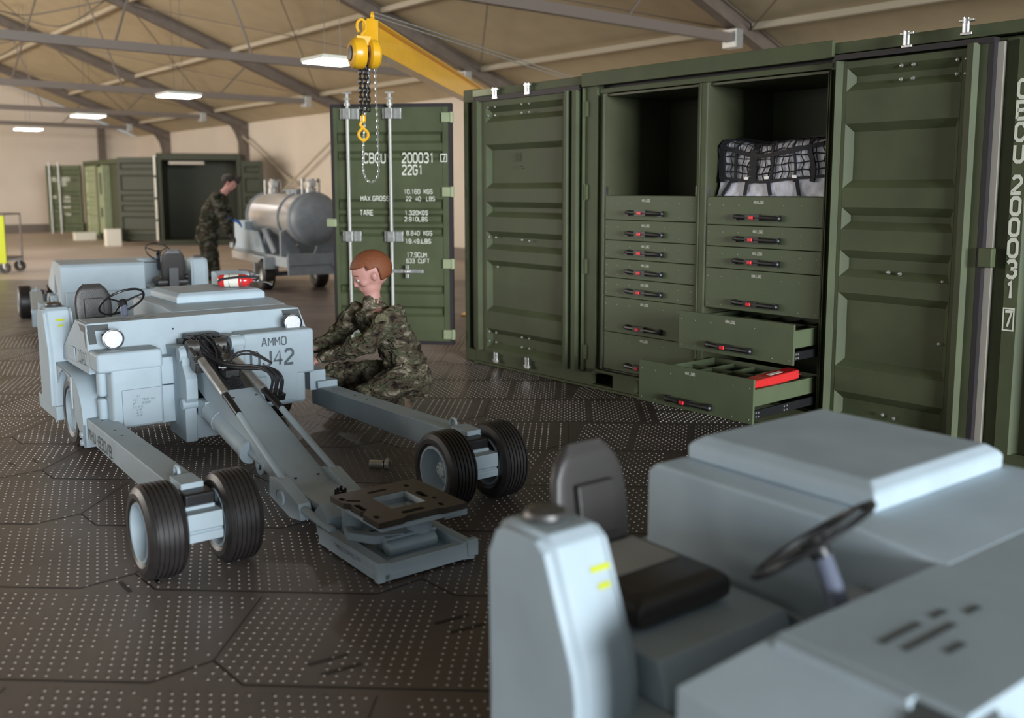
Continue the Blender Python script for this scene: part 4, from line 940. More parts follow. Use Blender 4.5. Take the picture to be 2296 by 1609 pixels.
    for k in range(5):
        o = Vector((.014*(k % 2), .017*(k-2), .013*((k+1) % 2)-.004*k))
        MB().tube([tuple(Vector(p)+o*(1 if i < 8 else .9)) for i, p in enumerate(main)], .0082, 8).build('hydraulic_hose', 'hose', bo)
    for k in range(4):
        MB().tube([(-1.93, .09+.04*k, .73), (-1.84, .10+.04*k, .765-.008*k), (-1.72, .14+.03*k, .70), (-1.60, .12+.022*k, .615), (-1.46, .13+.02*k, .56)], .0065, 8).build('hydraulic_hose', 'hose', bo)
    for k in range(2): MB().tube([(-1.56, .15, .58), (-1.52, .18, .655+.014*k), (-1.40, .24, .69+.016*k), (-1.25, .31, .65)], .0065, 8).build('hydraulic_hose', 'hose', bo)
    for k in range(7): MB().tube([(-1.50, .13, .565), (-1.44+.006*k, .12+.008*k, .525+.004*k), (-1.36, .11+.014*k, .498)], .0055, 6).build('thin_cable', 'hose', bo)
    b = MB(); b.box(-1.57, -1.45, .105, .20, .545, .60); b.build('valve_block', 'black', bo, bevel=.012)
    b = MB(); b.box(-1.54, -1.525, .095, .21, .60, .606); b.cyl((-1.532, .10, .60), (-1.532, .10, .612), .006, n=6); b.cyl((-1.532, .205, .60), (-1.532, .205, .612), .006, n=6); b.build('clamp_strap', 'galv', bo)
    b = MB(); b.prism([(-1.30, .49), (-1.17, .475), (-1.19, .435), (-1.26, .42)], .27, .36, 'y'); b.build('hose_bracket', 'black', bo, bevel=.004)
    # lift head
    hr = Matrix.Rotation(0, 4, 'Z'); 
    b = MB(); x0, x1, y0, y1 = 0, .583, 0, .478
    b.box(x0, x1, y0, y1, .012, .045); b.box(x0, x1, y0, y0+.055, .012, .092); b.box(x1-.05, x1, y0, y1, .012, .085); b.box(x0, x0+.05, y0, y1, .012, .092); b.box(x0, x1, y1-.055, y1, .012, .092)
    b.box(x1-.02, x1+.012, y1-.035, y1+.02, .022, .10); b.box(x1-.03, x1+.006, y0-.008, y0+.03, .010, .098)
    tr = b.build('lift_tray', P, R0, bevel=.005)
    b = MB(); text_mb(b, 'TABLE CAPACITY', (.17, -.0015, .050), (1, 0, 0), (0, 0, 1), .016, .25); b.build('stencil_text', 'ink', tr, smooth=False)
    b = MB(); b.cyl((.13, .11, .028), (.13, .11, .235), .048, n=24); b.cyl((.13, .11, .05), (.13, .11, .08), .075, n=24); b.build('lift_post', P, R0)
    MB().cyl((.36, .33, .028), (.36, .33, .235), .058, n=26).build('lift_post', P, R0)
    b = MB(); b.prism([(.15, .055), (.235, .03), (.35, .10), (.40, .23), (.36, .25), (.30, .13), (.22, .075), (.17, .09)], .085, .125, 'z'); b.build('cross_link', P, R0, bevel=.006)
    b = MB(); b.prism([(.30, .03), (.33, .03), (.40, .10), (.40, .12), (.30, .12)], .14, .40, 'y'); b.cyl((.41, .13, .075), (.41, .38, .075), .035, n=16); b.build('roller_guard', P, R0, bevel=.01)
    b = MB(); b.box(.15, .575, .02, .125, .226, .2465); b.box(.15, .575, .32, .42, .226, .2465); b.box(.15, .262, .02, .42, .226, .2465); b.box(.468, .575, .02, .42, .226, .2465); b.box(.26, .47, .12, .32, .222, .226); b.box(.18, .54, .36, .475, .20, .232); b.box(-.16, .10, .10, .26, .05, .13); b.prism([(-.06, .03), (.04, .03), (.06, .14), (-.02, .19), (-.08, .14)], .02, .30, 'y'); b.build('table_frame', P, R0, bevel=.005)
    # slotted top plate
    X = .135; zt0, zt1 = .248, .275; w0, w1, v0, v1 = X, X+.455, .0, .44; hx0, hx1, hy0, hy1 = X+.135, X+.325, .135, .31
    outer = [(w0, v0), (w0+.13, v0), (w0+.15, v0+.02), (w1-.16, v0+.02), (w1-.14, v0), (w1, v0), (w1, v0+.12), (w1-.015, v0+.14), (w1-.015, v1-.14), (w1, v1-.12), (w1, v1), (w0, v1)]
    bm = bmesh.new(); 
    def loop(pts): 
        vs = [bm.verts.new((x, y, zt1)) for x, y in pts]; return [bm.edges.new((vs[i], vs[(i+1) % len(vs)])) for i in range(len(vs))]
    E_ = loop(outer)+loop([(hx0, hy0), (hx1, hy0), (hx1, hy1), (hx0, hy1)])
    def slot(cx, cy, l, wd, a):
        c, s = math.cos(a), math.sin(a); return [(cx+dx*c*1.35-dy*s*1.35, cy+dx*s*1.35+dy*c*1.35) for dx, dy in ((-l, -wd), (l, -wd), (l+wd*.8, 0), (l, wd), (-l, wd), (-l-wd*.8, 0))]
    for cx, cy, l, wd, a in ((X+.07, .20, .03, .010, PI/2), (X+.395, .20, .035, .012, PI/2), (X+.23, .03, .028, .013, 0), (X+.23, .345, .025, .013, 0), (X+.08, .02, .010, .009, 0), (X+.38, .03, .008, .009, 0), (X+.08, .35, .008, .009, 0), (X+.40, .34, .010, .009, 0), (X+.31, .36, .005, .008, 0), (X+.13, .05, .02, .008, .8)):
        E_ += loop(slot(cx, cy, l, wd, a))
    bmesh.ops.triangle_fill(bm, edges=E_, use_beauty=True)
    r = bmesh.ops.extrude_face_region(bm, geom=bm.faces[:]); bmesh.ops.translate(bm, verts=[v for v in r['geom'] if isinstance(v, bmesh.types.BMVert)], vec=(0, 0, zt0-zt1)); bmesh.ops.recalc_face_normals(bm, faces=bm.faces)
    me = bpy.data.meshes.new('top_plate'); bm.to_mesh(me); bm.free(); tp = link('top_plate', me, 'wood', R0, smooth=False)
    b = MB(); b.box(hx0, hx1, hy0, hy0+.006, .246, .273); b.box(hx0, hx1, hy1-.006, hy1, .246, .273); b.box(hx0, hx0+.006, hy0, hy1, .246, .273); b.box(hx1-.006, hx1, hy0, hy1, .246, .273); b.build('window_liner', 'paintd', tp)
    # control valve stubs on the boom nose
    b = MB()
    for i in range(6): b.cyl((-.20+.022*(i % 3), .19+.028*(i//3), .148), (-.20+.022*(i % 3), .19+.028*(i//3), .182+.014*(i % 2)), .008, n=8)
    for i in range(3): b.cyl((-.06+.012*i, .14+.03*i, .148), (-.06+.012*i, .14+.03*i, .182), .007, n=8)
    b.build('valve_stub', 'black', R0)
    MB().prism([(-.50, .172), (-.40, .158), (.03, .150), (.03, .125), (-.5, .11)], .062, .30, 'y').build('nose_plate', P, R0, bevel=.004)
    return R0
LG = 'grey munitions loaders'
L1 = build_loader('grey loader marked DJ42 with lowered lift table and four fat black front tyres, centre left', LG, frame(37.5, (-.981, 4.271, 0)))
L2 = build_loader('out-of-focus grey loader nearest the camera, cut off at bottom right', LG, frame(37.5, (2.287, -.009, 0)), near=True)
L3 = copy_tree(L1); L3.matrix_world = frame(37.5+173, (-5.60, 12.8, 0)); [bpy.data.objects.remove(c) for c in kids(L3) if c.name.startswith('engine_cover')]; L3.scale = (1, 1, 1.04); L3['label'] = 'rear loader facing away, parked behind the DJ42 loader'

def drop_numbers(o):        # only the first loader carries the DJ42 number
    for c in kids(o):
        if c.name.startswith('stencil_text') and not o.name.startswith('lift_tray'): bpy.data.objects.remove(c)
        else: drop_numbers(c)
drop_numbers(L2); drop_numbers(L3)

# ------------------------------------------------------------------ things on and around the DJ42 loader
FL1 = frame(37.5, (-.981, 4.271, 0))
def extinguisher():
    t = thing('fire_extinguisher', 'red and white fire extinguisher lying on the engine cover of the DJ42 loader', 'fire extinguisher', FL1 @ T(-2.80, .705, .938+.053) @ Matrix.Rotation(math.radians(60), 4, 'Z') @ Matrix.Scale(.92, 4))
    MB().lathe([(-.15, 0), (-.15, .035), (-.14, .046), (-.125, .05), (.045, .05), (.075, .045), (.095, .028), (.10, .016), (.125, .016), (.125, 0)], (0, 0, 0), (1, 0, 0), 32).build('cylinder_body', 'red', t, ang=50)
    MB().lathe([(-.10, .0506), (.01, .0506)], (0, 0, 0), (1, 0, 0), 32).build('paper_label', 'cream', t, label='white label band')
    b = MB(); b.cyl((.12, 0, 0), (.16, 0, 0), .019, n=14); b.box(.12, .155, -.012, .012, .0, .045); b.box(.09, .17, -.008, .008, .04, .05); b.tube([(.15, 0, .03), (.10, .01, .075), (.0, .015, .082)], .006, 8); b.build('valve_handle', 'steel', t, bevel=.002)
    b = MB(); b.tube([(.14, -.01, .0), (.16, -.05, .03), (.06, -.066, .035), (-.1, -.064, .02), (-.14, -.06, .0)], .009, 8); b.build('discharge_hose', 'hose', t)
    b = MB(); b.tube([(.15, .0, -.01), (.20, -.01, -.01), (.245, -.01, -.02)], .008, 8); b.cyl((.24, -.01, -.02), (.27, -.01, -.026), .012, .022, n=14); b.build('horn', 'steel', t)
    b = MB(); b.torus((-.06, 0, 0), (1, 0, 0), .052, .003, 28, 6); b.torus((.03, 0, 0), (1, 0, 0), .052, .003, 28, 6); b.build('mounting_band', 'steel', t)
extinguisher()
def control_box():
    t = thing('instrument_box', 'small pale grey sloped box standing behind the red fire extinguisher', 'equipment box', FL1 @ T(-3.12, .80, .941) @ Matrix.Rotation(math.radians(8), 4, 'Z'))
    b = MB(); b.prism([(-.045, 0), (.06, 0), (.06, .07), (.0, .10), (-.045, .10)], -.17, .10, 'y'); b.build('box_body', 'paint', t, bevel=.008)
    MB().box(-.045, .06, .102, .135, .0, .075).build('dark_end_cap', 'tankgrey', t, bevel=.01)
control_box()
def socket():
    t = thing('socket_fitting', 'small shiny steel cylinder lying on the floor beside the boom', 'metal fitting', T(-.885, 5.50, .030) @ Matrix.Rotation(math.radians(-6), 4, 'Z'))
    b = MB(); b.lathe([(-.062, .016), (-.062, .024), (.018, .024), (.022, .021), (.028, .021), (.032, .028), (.055, .028), (.058, .02)], (0, 0, 0), (1, 0, 0), 28); b.cyl((.045, 0, .02), (.045, 0, .038), .008, n=10); b.build('fitting_body', 'tankmetal', t)
    MB().lathe([(.022, .0215), (.032, .0215)], (0, 0, 0), (1, 0, 0), 28).build('dark_ring', 'black', t)
socket()

# ------------------------------------------------------------------ people
def clouds(name, s):
    t = bpy.data.textures.new(name, 'CLOUDS'); t.noise_scale = s; return t
TX1 = clouds('cloth_folds', .07); TX2 = clouds('cloth_folds_large', .12)
def limb(b, pts, n=14):
    """pts: (Vector, radius) chain of rounded tapering sections, fused by a voxel remesh"""
    for (p, r), (q, s) in zip(pts, pts[1:]): b.cyl(p, q, r, s, n)
    for p, r in pts: b.sphere(p, r*.99, n=n, m=8)
def fuse(b, name, m, parent, vox=.011, it=5, disp=None, sub=False):
    me = bpy.data.meshes.new(name); me.from_pydata(b.v, [], b.f); me.update()
    bm = bmesh.new(); bm.from_mesh(me); bmesh.ops.recalc_face_normals(bm, faces=bm.faces); bm.to_mesh(me); bm.free()
    o = bpy.data.objects.new(name, me); me.materials.append(M[m])
    COL.objects.link(o)
    r = o.modifiers.new('fuse', 'REMESH'); r.mode = 'VOXEL'; r.voxel_size = vox; r.use_smooth_shade = True
    s = o.modifiers.new('relax', 'SMOOTH'); s.factor = .6; s.iterations = it
    if disp:
        d = o.modifiers.new('folds', 'DISPLACE'); d.texture = disp[0]; d.strength = disp[1]; d.mid_level = .5; d.texture_coords = 'LOCAL'
    o.parent = parent
    return o
def body_parts(J, sc, hand_l, hand_r):
    """J: joints in local metres"""
    V = {k: Vector(v) for k, v in J.items()}
    return V
def torso(b, V, k=1.0, g=0.0):
    sh = (V['sl']+V['sr'])/2; pel = V['pelvis']; ax = (V['sl']-V['sr']).normalized(); up = (sh-pel); n = ax.cross(up).normalized(); mid = pel.lerp(sh, .5)+V.get('bend', Vector((0, 0, 0)))
    def ring(c, w, d): return [tuple(c+ax*w*math.cos(a)+n*d*math.sin(a)) for a in [2*PI*i/16 for i in range(16)]]
    hw = (V['sl']-V['sr']).length/2
    b.loft([ring(pel-up*.10, .13*k+g, .10*k+g), ring(pel, .165*k+g, .13*k+g), ring(pel.lerp(mid, .5), .16*k+g, .125*k+g), ring(mid, .155*k+g, .12*k+g), ring(mid.lerp(sh, .55), hw*.95+g, .13*k+g), ring(sh-up*.02, hw*.98+g, .105*k+g), ring(sh+up.normalized()*.05*k, hw*.45+g, .075*k+g)])
def head(b, V, R, face):
    """face: direction the head looks at"""
    c = V['head']; f = Vector(face).normalized(); up = V.get('hup', Vector((0, 0, 1))); s = up.cross(f).normalized(); up = f.cross(s).normalized()
    q = Matrix((f, s, up)).transposed()
    def P(x, y, z): return tuple(c+q @ Vector((x*R, y*R, z*R)))
    def blob(x, y, z, r, sc):
        m = MB(); m.sphere((0, 0, 0), r*R, sc, 18, 12); b.add([tuple(c+q @ (Vector(v)+Vector((x*R, y*R, z*R)))) for v in m.v], m.f)
    blob(-.12, 0, .18, .92, (1.08, .86, 1.0)); blob(.18, 0, -.45, .62, (.95, .85, 1.05)); blob(.42, 0, -.78, .28, (1, 1.1, .8))
    blob(.76, 0, -.10, .15, (1.2, .75, 1.5)); blob(.86, 0, -.24, .14, (1, .9, .8)); blob(.64, 0, .10, .22, (.7, 2.1, .5))
    blob(.70, 0, -.52, .14, (.9, 1.7, .45)); blob(.68, 0, -.63, .13, (.9, 1.5, .45))
    for sy in (-1, 1): blob(.45, sy*.42, -.20, .26, (1, .8, .8)); blob(-.05, sy*.82, -.08, .22, (.75, .3, 1.15)); blob(-.08, sy*.90, -.02, .10, (1.0, .6, 1.9))
    return q, P
def hand(b, w, d, pn, R=.09, curl=.5):
    """wrist w, direction d (fingers), palm normal pn"""
    w, d = Vector(w), Vector(d).normalized(); pn = Vector(pn); pn = (pn-d*pn.dot(d)).normalized(); s = d.cross(pn)
    k = R/.09
    limb(b, [(w, .027*k), (w+d*.03*k, .030*k)]); 
    for i in range(4):
        o = w+d*.03*k+s*(.010*k*(i*2-3)); L = (.040, .046, .043, .034)[i]*k; r = .0095*k
        limb(b, [(o, .014*k), (w+d*.085*k+s*(.0105*k*(i*2-3)), .0105*k)], 8)
        p = w+d*.085*k+s*(.0115*k*(i*2-3)); a = curl*(.7+.1*i)
        p1 = p+(d*math.cos(a)+pn*math.sin(a))*L; p2 = p1+(d*math.cos(a*2)+pn*math.sin(a*2))*L*.75; p3 = p2+(d*math.cos(a*2.7)+pn*math.sin(a*2.7))*L*.5
        limb(b, [(p, r*1.05), (p1, r*.95), (p2, r*.85), (p3, r*.7)], 8)
    p = w+d*.02*k+s*.03*k; t = (d*.6+s*.7+pn*.35).normalized(); limb(b, [(p, .016*k), (p+t*.035*k, .012*k), (p+t*.035*k+(d*.9+s*.2+pn*.3).normalized()*.03*k, .0105*k), (p+t*.035*k+(d*.95+pn*.4).normalized()*.052*k, .008*k)], 8)
def boot(b, ankle, toe, up, r=.045):
    ankle, toe = Vector(ankle), Vector(toe); d = (toe-ankle); L = d.length
    limb(b, [(ankle+Vector(up)*.10, r*1.15), (ankle, r*1.02), (ankle.lerp(toe, .5), r*.98), (toe, r*.78)])
    limb(b, [(ankle, r*1.02), (ankle-d*.22+Vector(up)*-.01, r*.8)])

def kneeling():
    org = W3(890, 700, 6.8); org.z = 0
    t = thing('person', 'person in camouflage uniform squatting beside the DJ42 loader, arms reaching to its side', 'person', T(*org))
    def w(px, py, d): return W3(px, py, d)-org
    V = dict(pelvis=w(915, 838, 6.86), sl=w(882, 705, 6.66), sr=w(797, 700, 6.98), head=w(829, 615, 6.80), hl=w(915, 845, 6.74), hr=w(900, 842, 7.02),
             kl=w(822, 884, 6.60), al=w(905, 915, 6.80), kr=w(748, 836, 7.05), ar=w(786, 880, 7.16), el=w(822, 772, 6.52), wl=w(716, 806, 6.58), er=w(748, 760, 6.98), wr=w(706, 778, 6.80), bend=Vector((.05, .0, 0)))
    V['al'].z = .085; V['ar'].z = .075
    nk = (V['sl']+V['sr'])/2+Vector((0, 0, .035))
    b = MB(); torso(b, V, .92); limb(b, [(nk-Vector((0, 0, .03)), .062), (V['head']-Vector((-.01, 0, .06)), .055)])
    head(b, V, .140, (-.80, -.30, -.34))
    for a, k, f, to in (('hl', 'kl', 'al', Vector((-.14, -.03, -.045))), ('hr', 'kr', 'ar', Vector((-.17, -.02, -.035)))):
        limb(b, [(V[a], .082), (V[k], .055)]); limb(b, [(V[k], .055), (V[k].lerp(V[f], .35), .056), (V[f], .038), (V[f]+to, .034)])
    for s, e, ww in (('sl', 'el', 'wl'), ('sr', 'er', 'wr')): limb(b, [(V[s], .055), (V[e], .042), (V[e].lerp(V[ww], .3), .043), (V[ww], .028)])
    hand(b, V['wl'], (-.9, .25, -.15), (0, .3, -1)); hand(b, V['wr'], (-.9, -.1, -.2), (0, -.3, -1))
    fuse(b, 'body', 'skin', t, .0085, 4)
    # jacket
    b = MB(); torso(b, V, .98, .016); limb(b, [(V['pelvis']+Vector((0, 0, .04)), .150), (V['pelvis']+Vector((.02, 0, -.035)), .155)])
    limb(b, [(nk+Vector((0, 0, -.035)), .092), (nk+Vector((-.01, 0, .05)), .076)])
    for s, e, ww in (('sl', 'el', 'wl'), ('sr', 'er', 'wr')):
        V2_ = V[e].lerp(V[ww], .93); limb(b, [(V[s]+Vector((.01, 0, -.01)), .088), (V[s].lerp(V[e], .5), .078), (V[e], .068), (V[e].lerp(V[ww], .35), .064), (V2_, .044)])
    j = fuse(b, 'jacket', 'camo1', t, .010, 3, (TX1, .055))
    p = V['sl'].lerp(V['el'], .2)+Vector((-.03, -.088, .01)); q = MB(); q.lathe([(0, .052), (.006, .052), (.008, .044), (.008, 0)], p, (-.25, -1, .15), 24); q.build('shoulder_patch', 'patch', j, label='round olive shoulder patch')
    # trousers
    b = MB(); limb(b, [(V['pelvis'], .150), (V['pelvis']+Vector((.03, 0, -.06)), .15)])
    limb(b, [(V['hl'], .125), (V['hl'].lerp(V['kl'], .5), .108), (V['kl'], .083), (V['kl'].lerp(V['al'], .45), .082), (V['kl'].lerp(V['al'], .85), .060)])
    limb(b, [(V['hr'], .12), (V['hr'].lerp(V['kr'], .5), .104), (V['kr'], .080), (V['kr'].lerp(V['ar'], .45), .078), (V['kr'].lerp(V['ar'], .85), .058)])
    fuse(b, 'trousers', 'camo1', t, .010, 3, (TX1, .05))
    for f, to in (('al', Vector((-.13, -.03, -.035))), ('ar', Vector((-.16, -.02, -.03)))):
        b = MB(); boot(b, V[f], V[f]+to, (0, 0, 1)); fuse(b, 'boot', 'boot', t, .009, 3)
    # hair and eyes
    b = MB(); c = V['head']; f = Vector((-.80, -.30, -.34)).normalized(); s = Vector((0, 0, 1)).cross(f).normalized(); up = f.cross(s)
    q = Matrix((f, s, up)).transposed(); m = MB(); m.sphere((0, 0, 0), .1365, (1.06, .92, .98), 36, 24)
    vs = [Vector(v) for v in m.v]; keep = [Vector((x.x-.024, x.y, x.z+.030)) for x in vs]
    b = MB(); 
    fs = [fc for fc in m.f if (lambda X, Z: Z > (.055 if X > .055 else (.012 if X > -.02 else -.075)))(sum(vs[i].x for i in fc)/len(fc), sum(vs[i].z for i in fc)/len(fc))]
    b.add([tuple(c+q @ k) for k in keep], fs); h = b.build('hair', 'hair', t, ang=80)
    sd = h.modifiers.new('thickness', 'SOLIDIFY'); sd.thickness = .012; sd.offset = .5
    for sy in (-1, 1):
        e = MB(); m = MB(); m.sphere((0, 0, 0), .0115, (1, 1, 1), 12, 8); e.add([tuple(c+q @ (Vector(v)+Vector((.097, sy*.048, .0)))) for v in m.v], m.f); e = e.build('eye', 'eye', t)
        g = MB(); m = MB(); m.sphere((0, 0, 0), .0055, (1, 1, 1), 10, 6); g.add([tuple(c+q @ (Vector(v)+Vector((.1055, sy*.048, .0)))) for v in m.v], m.f); g.build('iris', 'black', e)
    b = MB(); 
    for sy in (-1, 1): b.tube([tuple(c+q @ Vector((.107, sy*.024, .030))), tuple(c+q @ Vector((.110, sy*.050, .038))), tuple(c+q @ Vector((.092, sy*.076, .032)))], .0045, 6)
    b.build('eyebrow', 'hair', t)
kneeling()
def standing():
    org = W3(468, 600, 16.4); org.z = 0
    t = thing('person', 'person in dark woodland camouflage bending over the tank trailer, wearing one blue glove', 'person', T(*org))
    def w(px, py, d): return W3(px, py, d)-org
    V = dict(pelvis=w(466, 525, 16.4), sl=w(497, 441, 16.65), sr=w(486, 444, 16.15), head=w(517, 409, 16.4), hl=w(468, 530, 16.52), hr=w(464, 530, 16.28),
             kl=w(478, 580, 16.65), al=w(480, 626, 16.72), kr=w(464, 582, 16.2), ar=w(464, 628, 16.1), el=w(510, 478, 16.7), wl=w(520, 492, 16.62), er=w(498, 487, 16.05), wr=w(516, 524, 16.0), bend=Vector((-.05, 0, .02)))
    V['al'].z = .11; V['ar'].z = .11
    nk = (V['sl']+V['sr'])/2+Vector((.04, 0, .05))
    b = MB(); torso(b, V, 1.0); limb(b, [(nk-Vector((.02, 0, .03)), .065), (V['head']-Vector((.02, 0, .06)), .058)]); head(b, V, .125, (.85, -.10, -.50))
    for a, k, f in (('hl', 'kl', 'al'), ('hr', 'kr', 'ar')): limb(b, [(V[a], .09), (V[k], .058), (V[k].lerp(V[f], .3), .06), (V[f], .042), (V[f]+Vector((.16, -.02, -.06)), .035)])
    for s, e, ww in (('sl', 'el', 'wl'), ('sr', 'er', 'wr')): limb(b, [(V[s], .06), (V[e], .045), (V[ww], .030)])
    hand(b, V['wl'], (.9, 0, -.3), (0, .2, -1)); hand(b, V['wr'], (.6, 0, -.8), (-.5, .1, -.5))
    fuse(b, 'body', 'skin', t, .010, 3)
    b = MB(); torso(b, V, 1.08, .03); limb(b, [(nk-Vector((.03, 0, .05)), .10), (nk, .08)]); limb(b, [(V['pelvis']+Vector((.0, 0, .05)), .19), (V['pelvis']+Vector((-.02, 0, -.08)), .19)])
    for s, e, ww in (('sl', 'el', 'wl'), ('sr', 'er', 'wr')): limb(b, [(V[s], .10), (V[e], .082), (V[e].lerp(V[ww], .9), .060)])
    fuse(b, 'jacket', 'camo2', t, .014, 3, (TX2, .07))
    b = MB(); limb(b, [(V['pelvis'], .17), (V['pelvis']+Vector((0, 0, -.08)), .17)])
    for a, k, f in (('hl', 'kl', 'al'), ('hr', 'kr', 'ar')): limb(b, [(V[a], .13), (V[k], .10), (V[k].lerp(V[f], .5), .10), (V[k].lerp(V[f], .92), .08)])
    fuse(b, 'trousers', 'camo2', t, .014, 3, (TX2, .07))
    for f in ('al', 'ar'): b = MB(); boot(b, V[f], V[f]+Vector((.15, -.02, -.05)), (0, 0, 1), .055); fuse(b, 'boot', 'boot', t, .012, 3)
    b = MB(); hand(b, V['wl'], (.9, 0, -.3), (0, .2, -1), .115); limb(b, [(V['wl']-Vector((.05, 0, -.02)), .045), (V['wl'], .036)]); fuse(b, 'glove', 'glove', t, .008, 2).__setitem__('label', 'blue glove')
    b = MB(); hand(b, V['wr'], (.6, 0, -.8), (-.5, .1, -.5), .115); fuse(b, 'glove', 'gloved', t, .008, 2).__setitem__('label', 'dark glove')
    b = MB(); c = V['head']; b.sphere(tuple(c+Vector((-.02, 0, .05))), .128, (1.05, .92, .78), 20, 12); b.lathe([(0, .128), (.05, .120), (.055, 0)], c+Vector((-.01, 0, .06)), (.25, 0, 1), 20); b.cyl(tuple(c+Vector((.10, 0, .055))), tuple(c+Vector((.16, 0, .03))), .07, .075, n=14)
    fuse(b, 'cap', 'hairdark', t, .010, 2)
standing()

# ------------------------------------------------------------------ tank trailer behind
def trailer():
    t = thing('tank_trailer', 'grey trailer carrying a bright metal tank with domed end, behind the end door', 'trailer', frame(31.6, (-3.43, 15.2, 0)), None)
    b = MB(); b.lathe([(-2.45, .30), (-2.40, .37), (-2.36, .40), (-.02, .40)], (0, 0, 1.19), (1, 0, 0), 64); b.build('tank_shell', 'tankmetal', t, ang=30)
    b = MB()
    for x in (-2.36, -.55, -.02): b.lathe([(x-.02, .40), (x-.02, .425), (x+.02, .425), (x+.02, .40)], (0, 0, 1.19), (1, 0, 0), 48)
    b.build('tank_band', 'tankgrey', t)
    b = MB(); b.lathe([(0, .425), (.03, .43), (.05, .41), (.07, .385)]+[(.07+.20*math.sin(a), .385*math.cos(a)) for a in [PI/2*k/8 for k in range(1, 9)]], (0, 0, 1.19), (1, 0, 0), 48); b.build('tank_dome', 'tankgrey', t, ang=60)
    for x, y in ((-2.1, 0), (-.25, .06)):
        b = MB(); b.cyl((x, y, 1.55), (x, y, 1.68), .085, n=16); b.cyl((x, y, 1.68), (x, y, 1.83), .06, n=16); b.box(x-.12, x+.12, y-.05, y+.05, 1.70, 1.80)
        for s in (-.14, .14): b.cyl((x, y+s, 1.56), (x, y+s, 1.82), .018, n=8); b.cyl((x, y+s-.04*s/abs(s), 1.8), (x, y+s, 1.8), .03, n=8)
        b.build('tank_valve', 'galv', t, bevel=.004)
    b = MB(); b.box(-1.2, -1.0, -.05, .05, 1.58, 1.64); b.box(-.75, -.45, -.12, .12, 1.57, 1.66); b.cyl((-1.8, .1, 1.64), (-.4, .1, 1.64), .015, n=8); b.build('pipe_rail', 'tankgrey', t)
    b = MB(); b.box(-3.0, -.0, -.45, -.37, .42, .58); b.box(-3.0, .0, .37, .45, .42, .58); b.box(-3.0, -2.9, -.45, .45, .42, .58); b.box(-2.6, .0, -.37, .37, .55, .58)
    b.box(-4.6, -3.0, -.09, .02, .47, .56); b.box(-4.7, -4.5, -.14, .10, .50, .60); b.build('chassis', 'paintd', t, bevel=.01)
    b = MB(); b.box(.0, .05, -.44, .50, .30, .64); b.box(.05, .07, -.42, .48, .46, .49); b.lathe([(.05, .02), (.05, .055), (.12, .055), (.12, .02)], (0, .32, .46), (1, 0, 0), 18); b.cyl((.05, .32, .46), (.17, .32, .46), .018, n=10); b.build('end_plate', 'tankgrey', t, bevel=.008)
    b = MB(); b.prism([(-2.9, .60), (-1.45, .60), (-1.05, .60), (-1.45, .95), (-2.2, .95), (-2.2, 1.10), (-2.9, 1.10)], -.50, -.46, 'y'); b.box(-2.9, -2.2, -.46, -.1, .6, 1.1); b.build('side_cover', 'paint', t, bevel=.01)
    b = MB(); b.box(-2.9, -1.1, -.56, -.40, .42, .56); b.build('side_step', 'galv', t, bevel=.008)
    b = MB()
    for x in (-1.25, -.35):
        for s in (-1, 1): b.prism([(s*.10, .58), (s*.44, .58), (s*.44, .98), (s*.36, 1.02), (s*.22, .86)], x-.04, x+.04, 'x')
    b.prism([(-1.35, .98), (-1.22, 1.02), (-.62, .64), (-.78, .60)], -.45, -.41, 'y'); b.build('cradle', 'tankgrey', t, bevel=.008)
    for y, s in ((-.50, -1), (.42, 1)):
        b = MB().lathe([(-.09, .13), (-.10, .16), (-.10, .22), (-.075, .25), (.075, .25), (.10, .22), (.10, .16), (.09, .13)], (-1.0, y, .25), (0, 1, 0), 40).build('tyre', 'rubber', t)
        MB().lathe([(s*.085, .135), (s*.06, .12), (s*.04, .07), (s*.05, .0)], (-1.0, y, .25), (0, 1, 0), 28).build('wheel_rim', 'galv', b)
        MB().lathe([(-s*.085, .135), (-s*.06, .12), (-s*.04, .0)], (-1.0, y, .25), (0, 1, 0), 28).build('wheel_rim', 'galv', b)
    b = MB(); b.box(-1.32, -.68, -.62, -.38, .53, .56); b.box(-.70, -.66, -.62, -.38, .36, .56); b.build('mudguard', 'paintd', t, bevel=.008)
    b = MB(); b.cyl((-1.0, -.45, .25), (-1.0, .45, .25), .04, n=12); b.box(-1.06, -.94, -.40, -.30, .25, .44); b.box(-1.06, -.94, .3, .4, .25, .44); b.build('axle', 'tankgrey', t)
    b = MB(); b.box(-3.3, -3.24, -.06, .0, .06, .48); b.cyl((-3.27, -.03, .06), (-3.27, -.03, .0), .07, n=14); b.build('parking_stand', 'tankgrey', t)
trailer()

# ------------------------------------------------------------------ far containers
def ribbed_leaf(name, parent, w_, h_, m, xf, rods=(), text=False):
    b = MB(); pans = [(h_*.86, h_*.94), (h_*.62, h_*.80), (h_*.50, h_*.58), (h_*.38, h_*.46), (h_*.17, h_*.33), (h_*.05, h_*.13)]
    panned(b, 0, w_, .15, h_, [(max(.2, a), c) for a, c in pans], 0, .04, .03, .08)
    d = b.build(name, m, parent, xf=xf, ang=25)
    for x in rods: MB().cyl((x, -.06, .1), (x, -.06, h_+.1), .03, n=10).build('lock_rod', 'galv', d)
    if text:
        b = MB()
        for s, x, z, wd, h in (('CBCU', .22, 1.95, .24, .12), ('200031', .68, 1.95, .38, .12), ('22G1', .68, 1.80, .24, .11), ('TARE', .22, 1.35, .2, .08), ('1.320KGS', .7, 1.35, .3, .07), ('2.910LBS', .7, 1.22, .3, .07), ('8.840 KGS', .7, 1.0, .3, .07), ('17.9CUM', .7, .75, .3, .07)): text_mb(b, s, (x, -.003, z), (1, 0, 0), (0, 0, 1), h, wd, bold=.04)
        b.build('lettering', 'white', d, smooth=False)
    return d
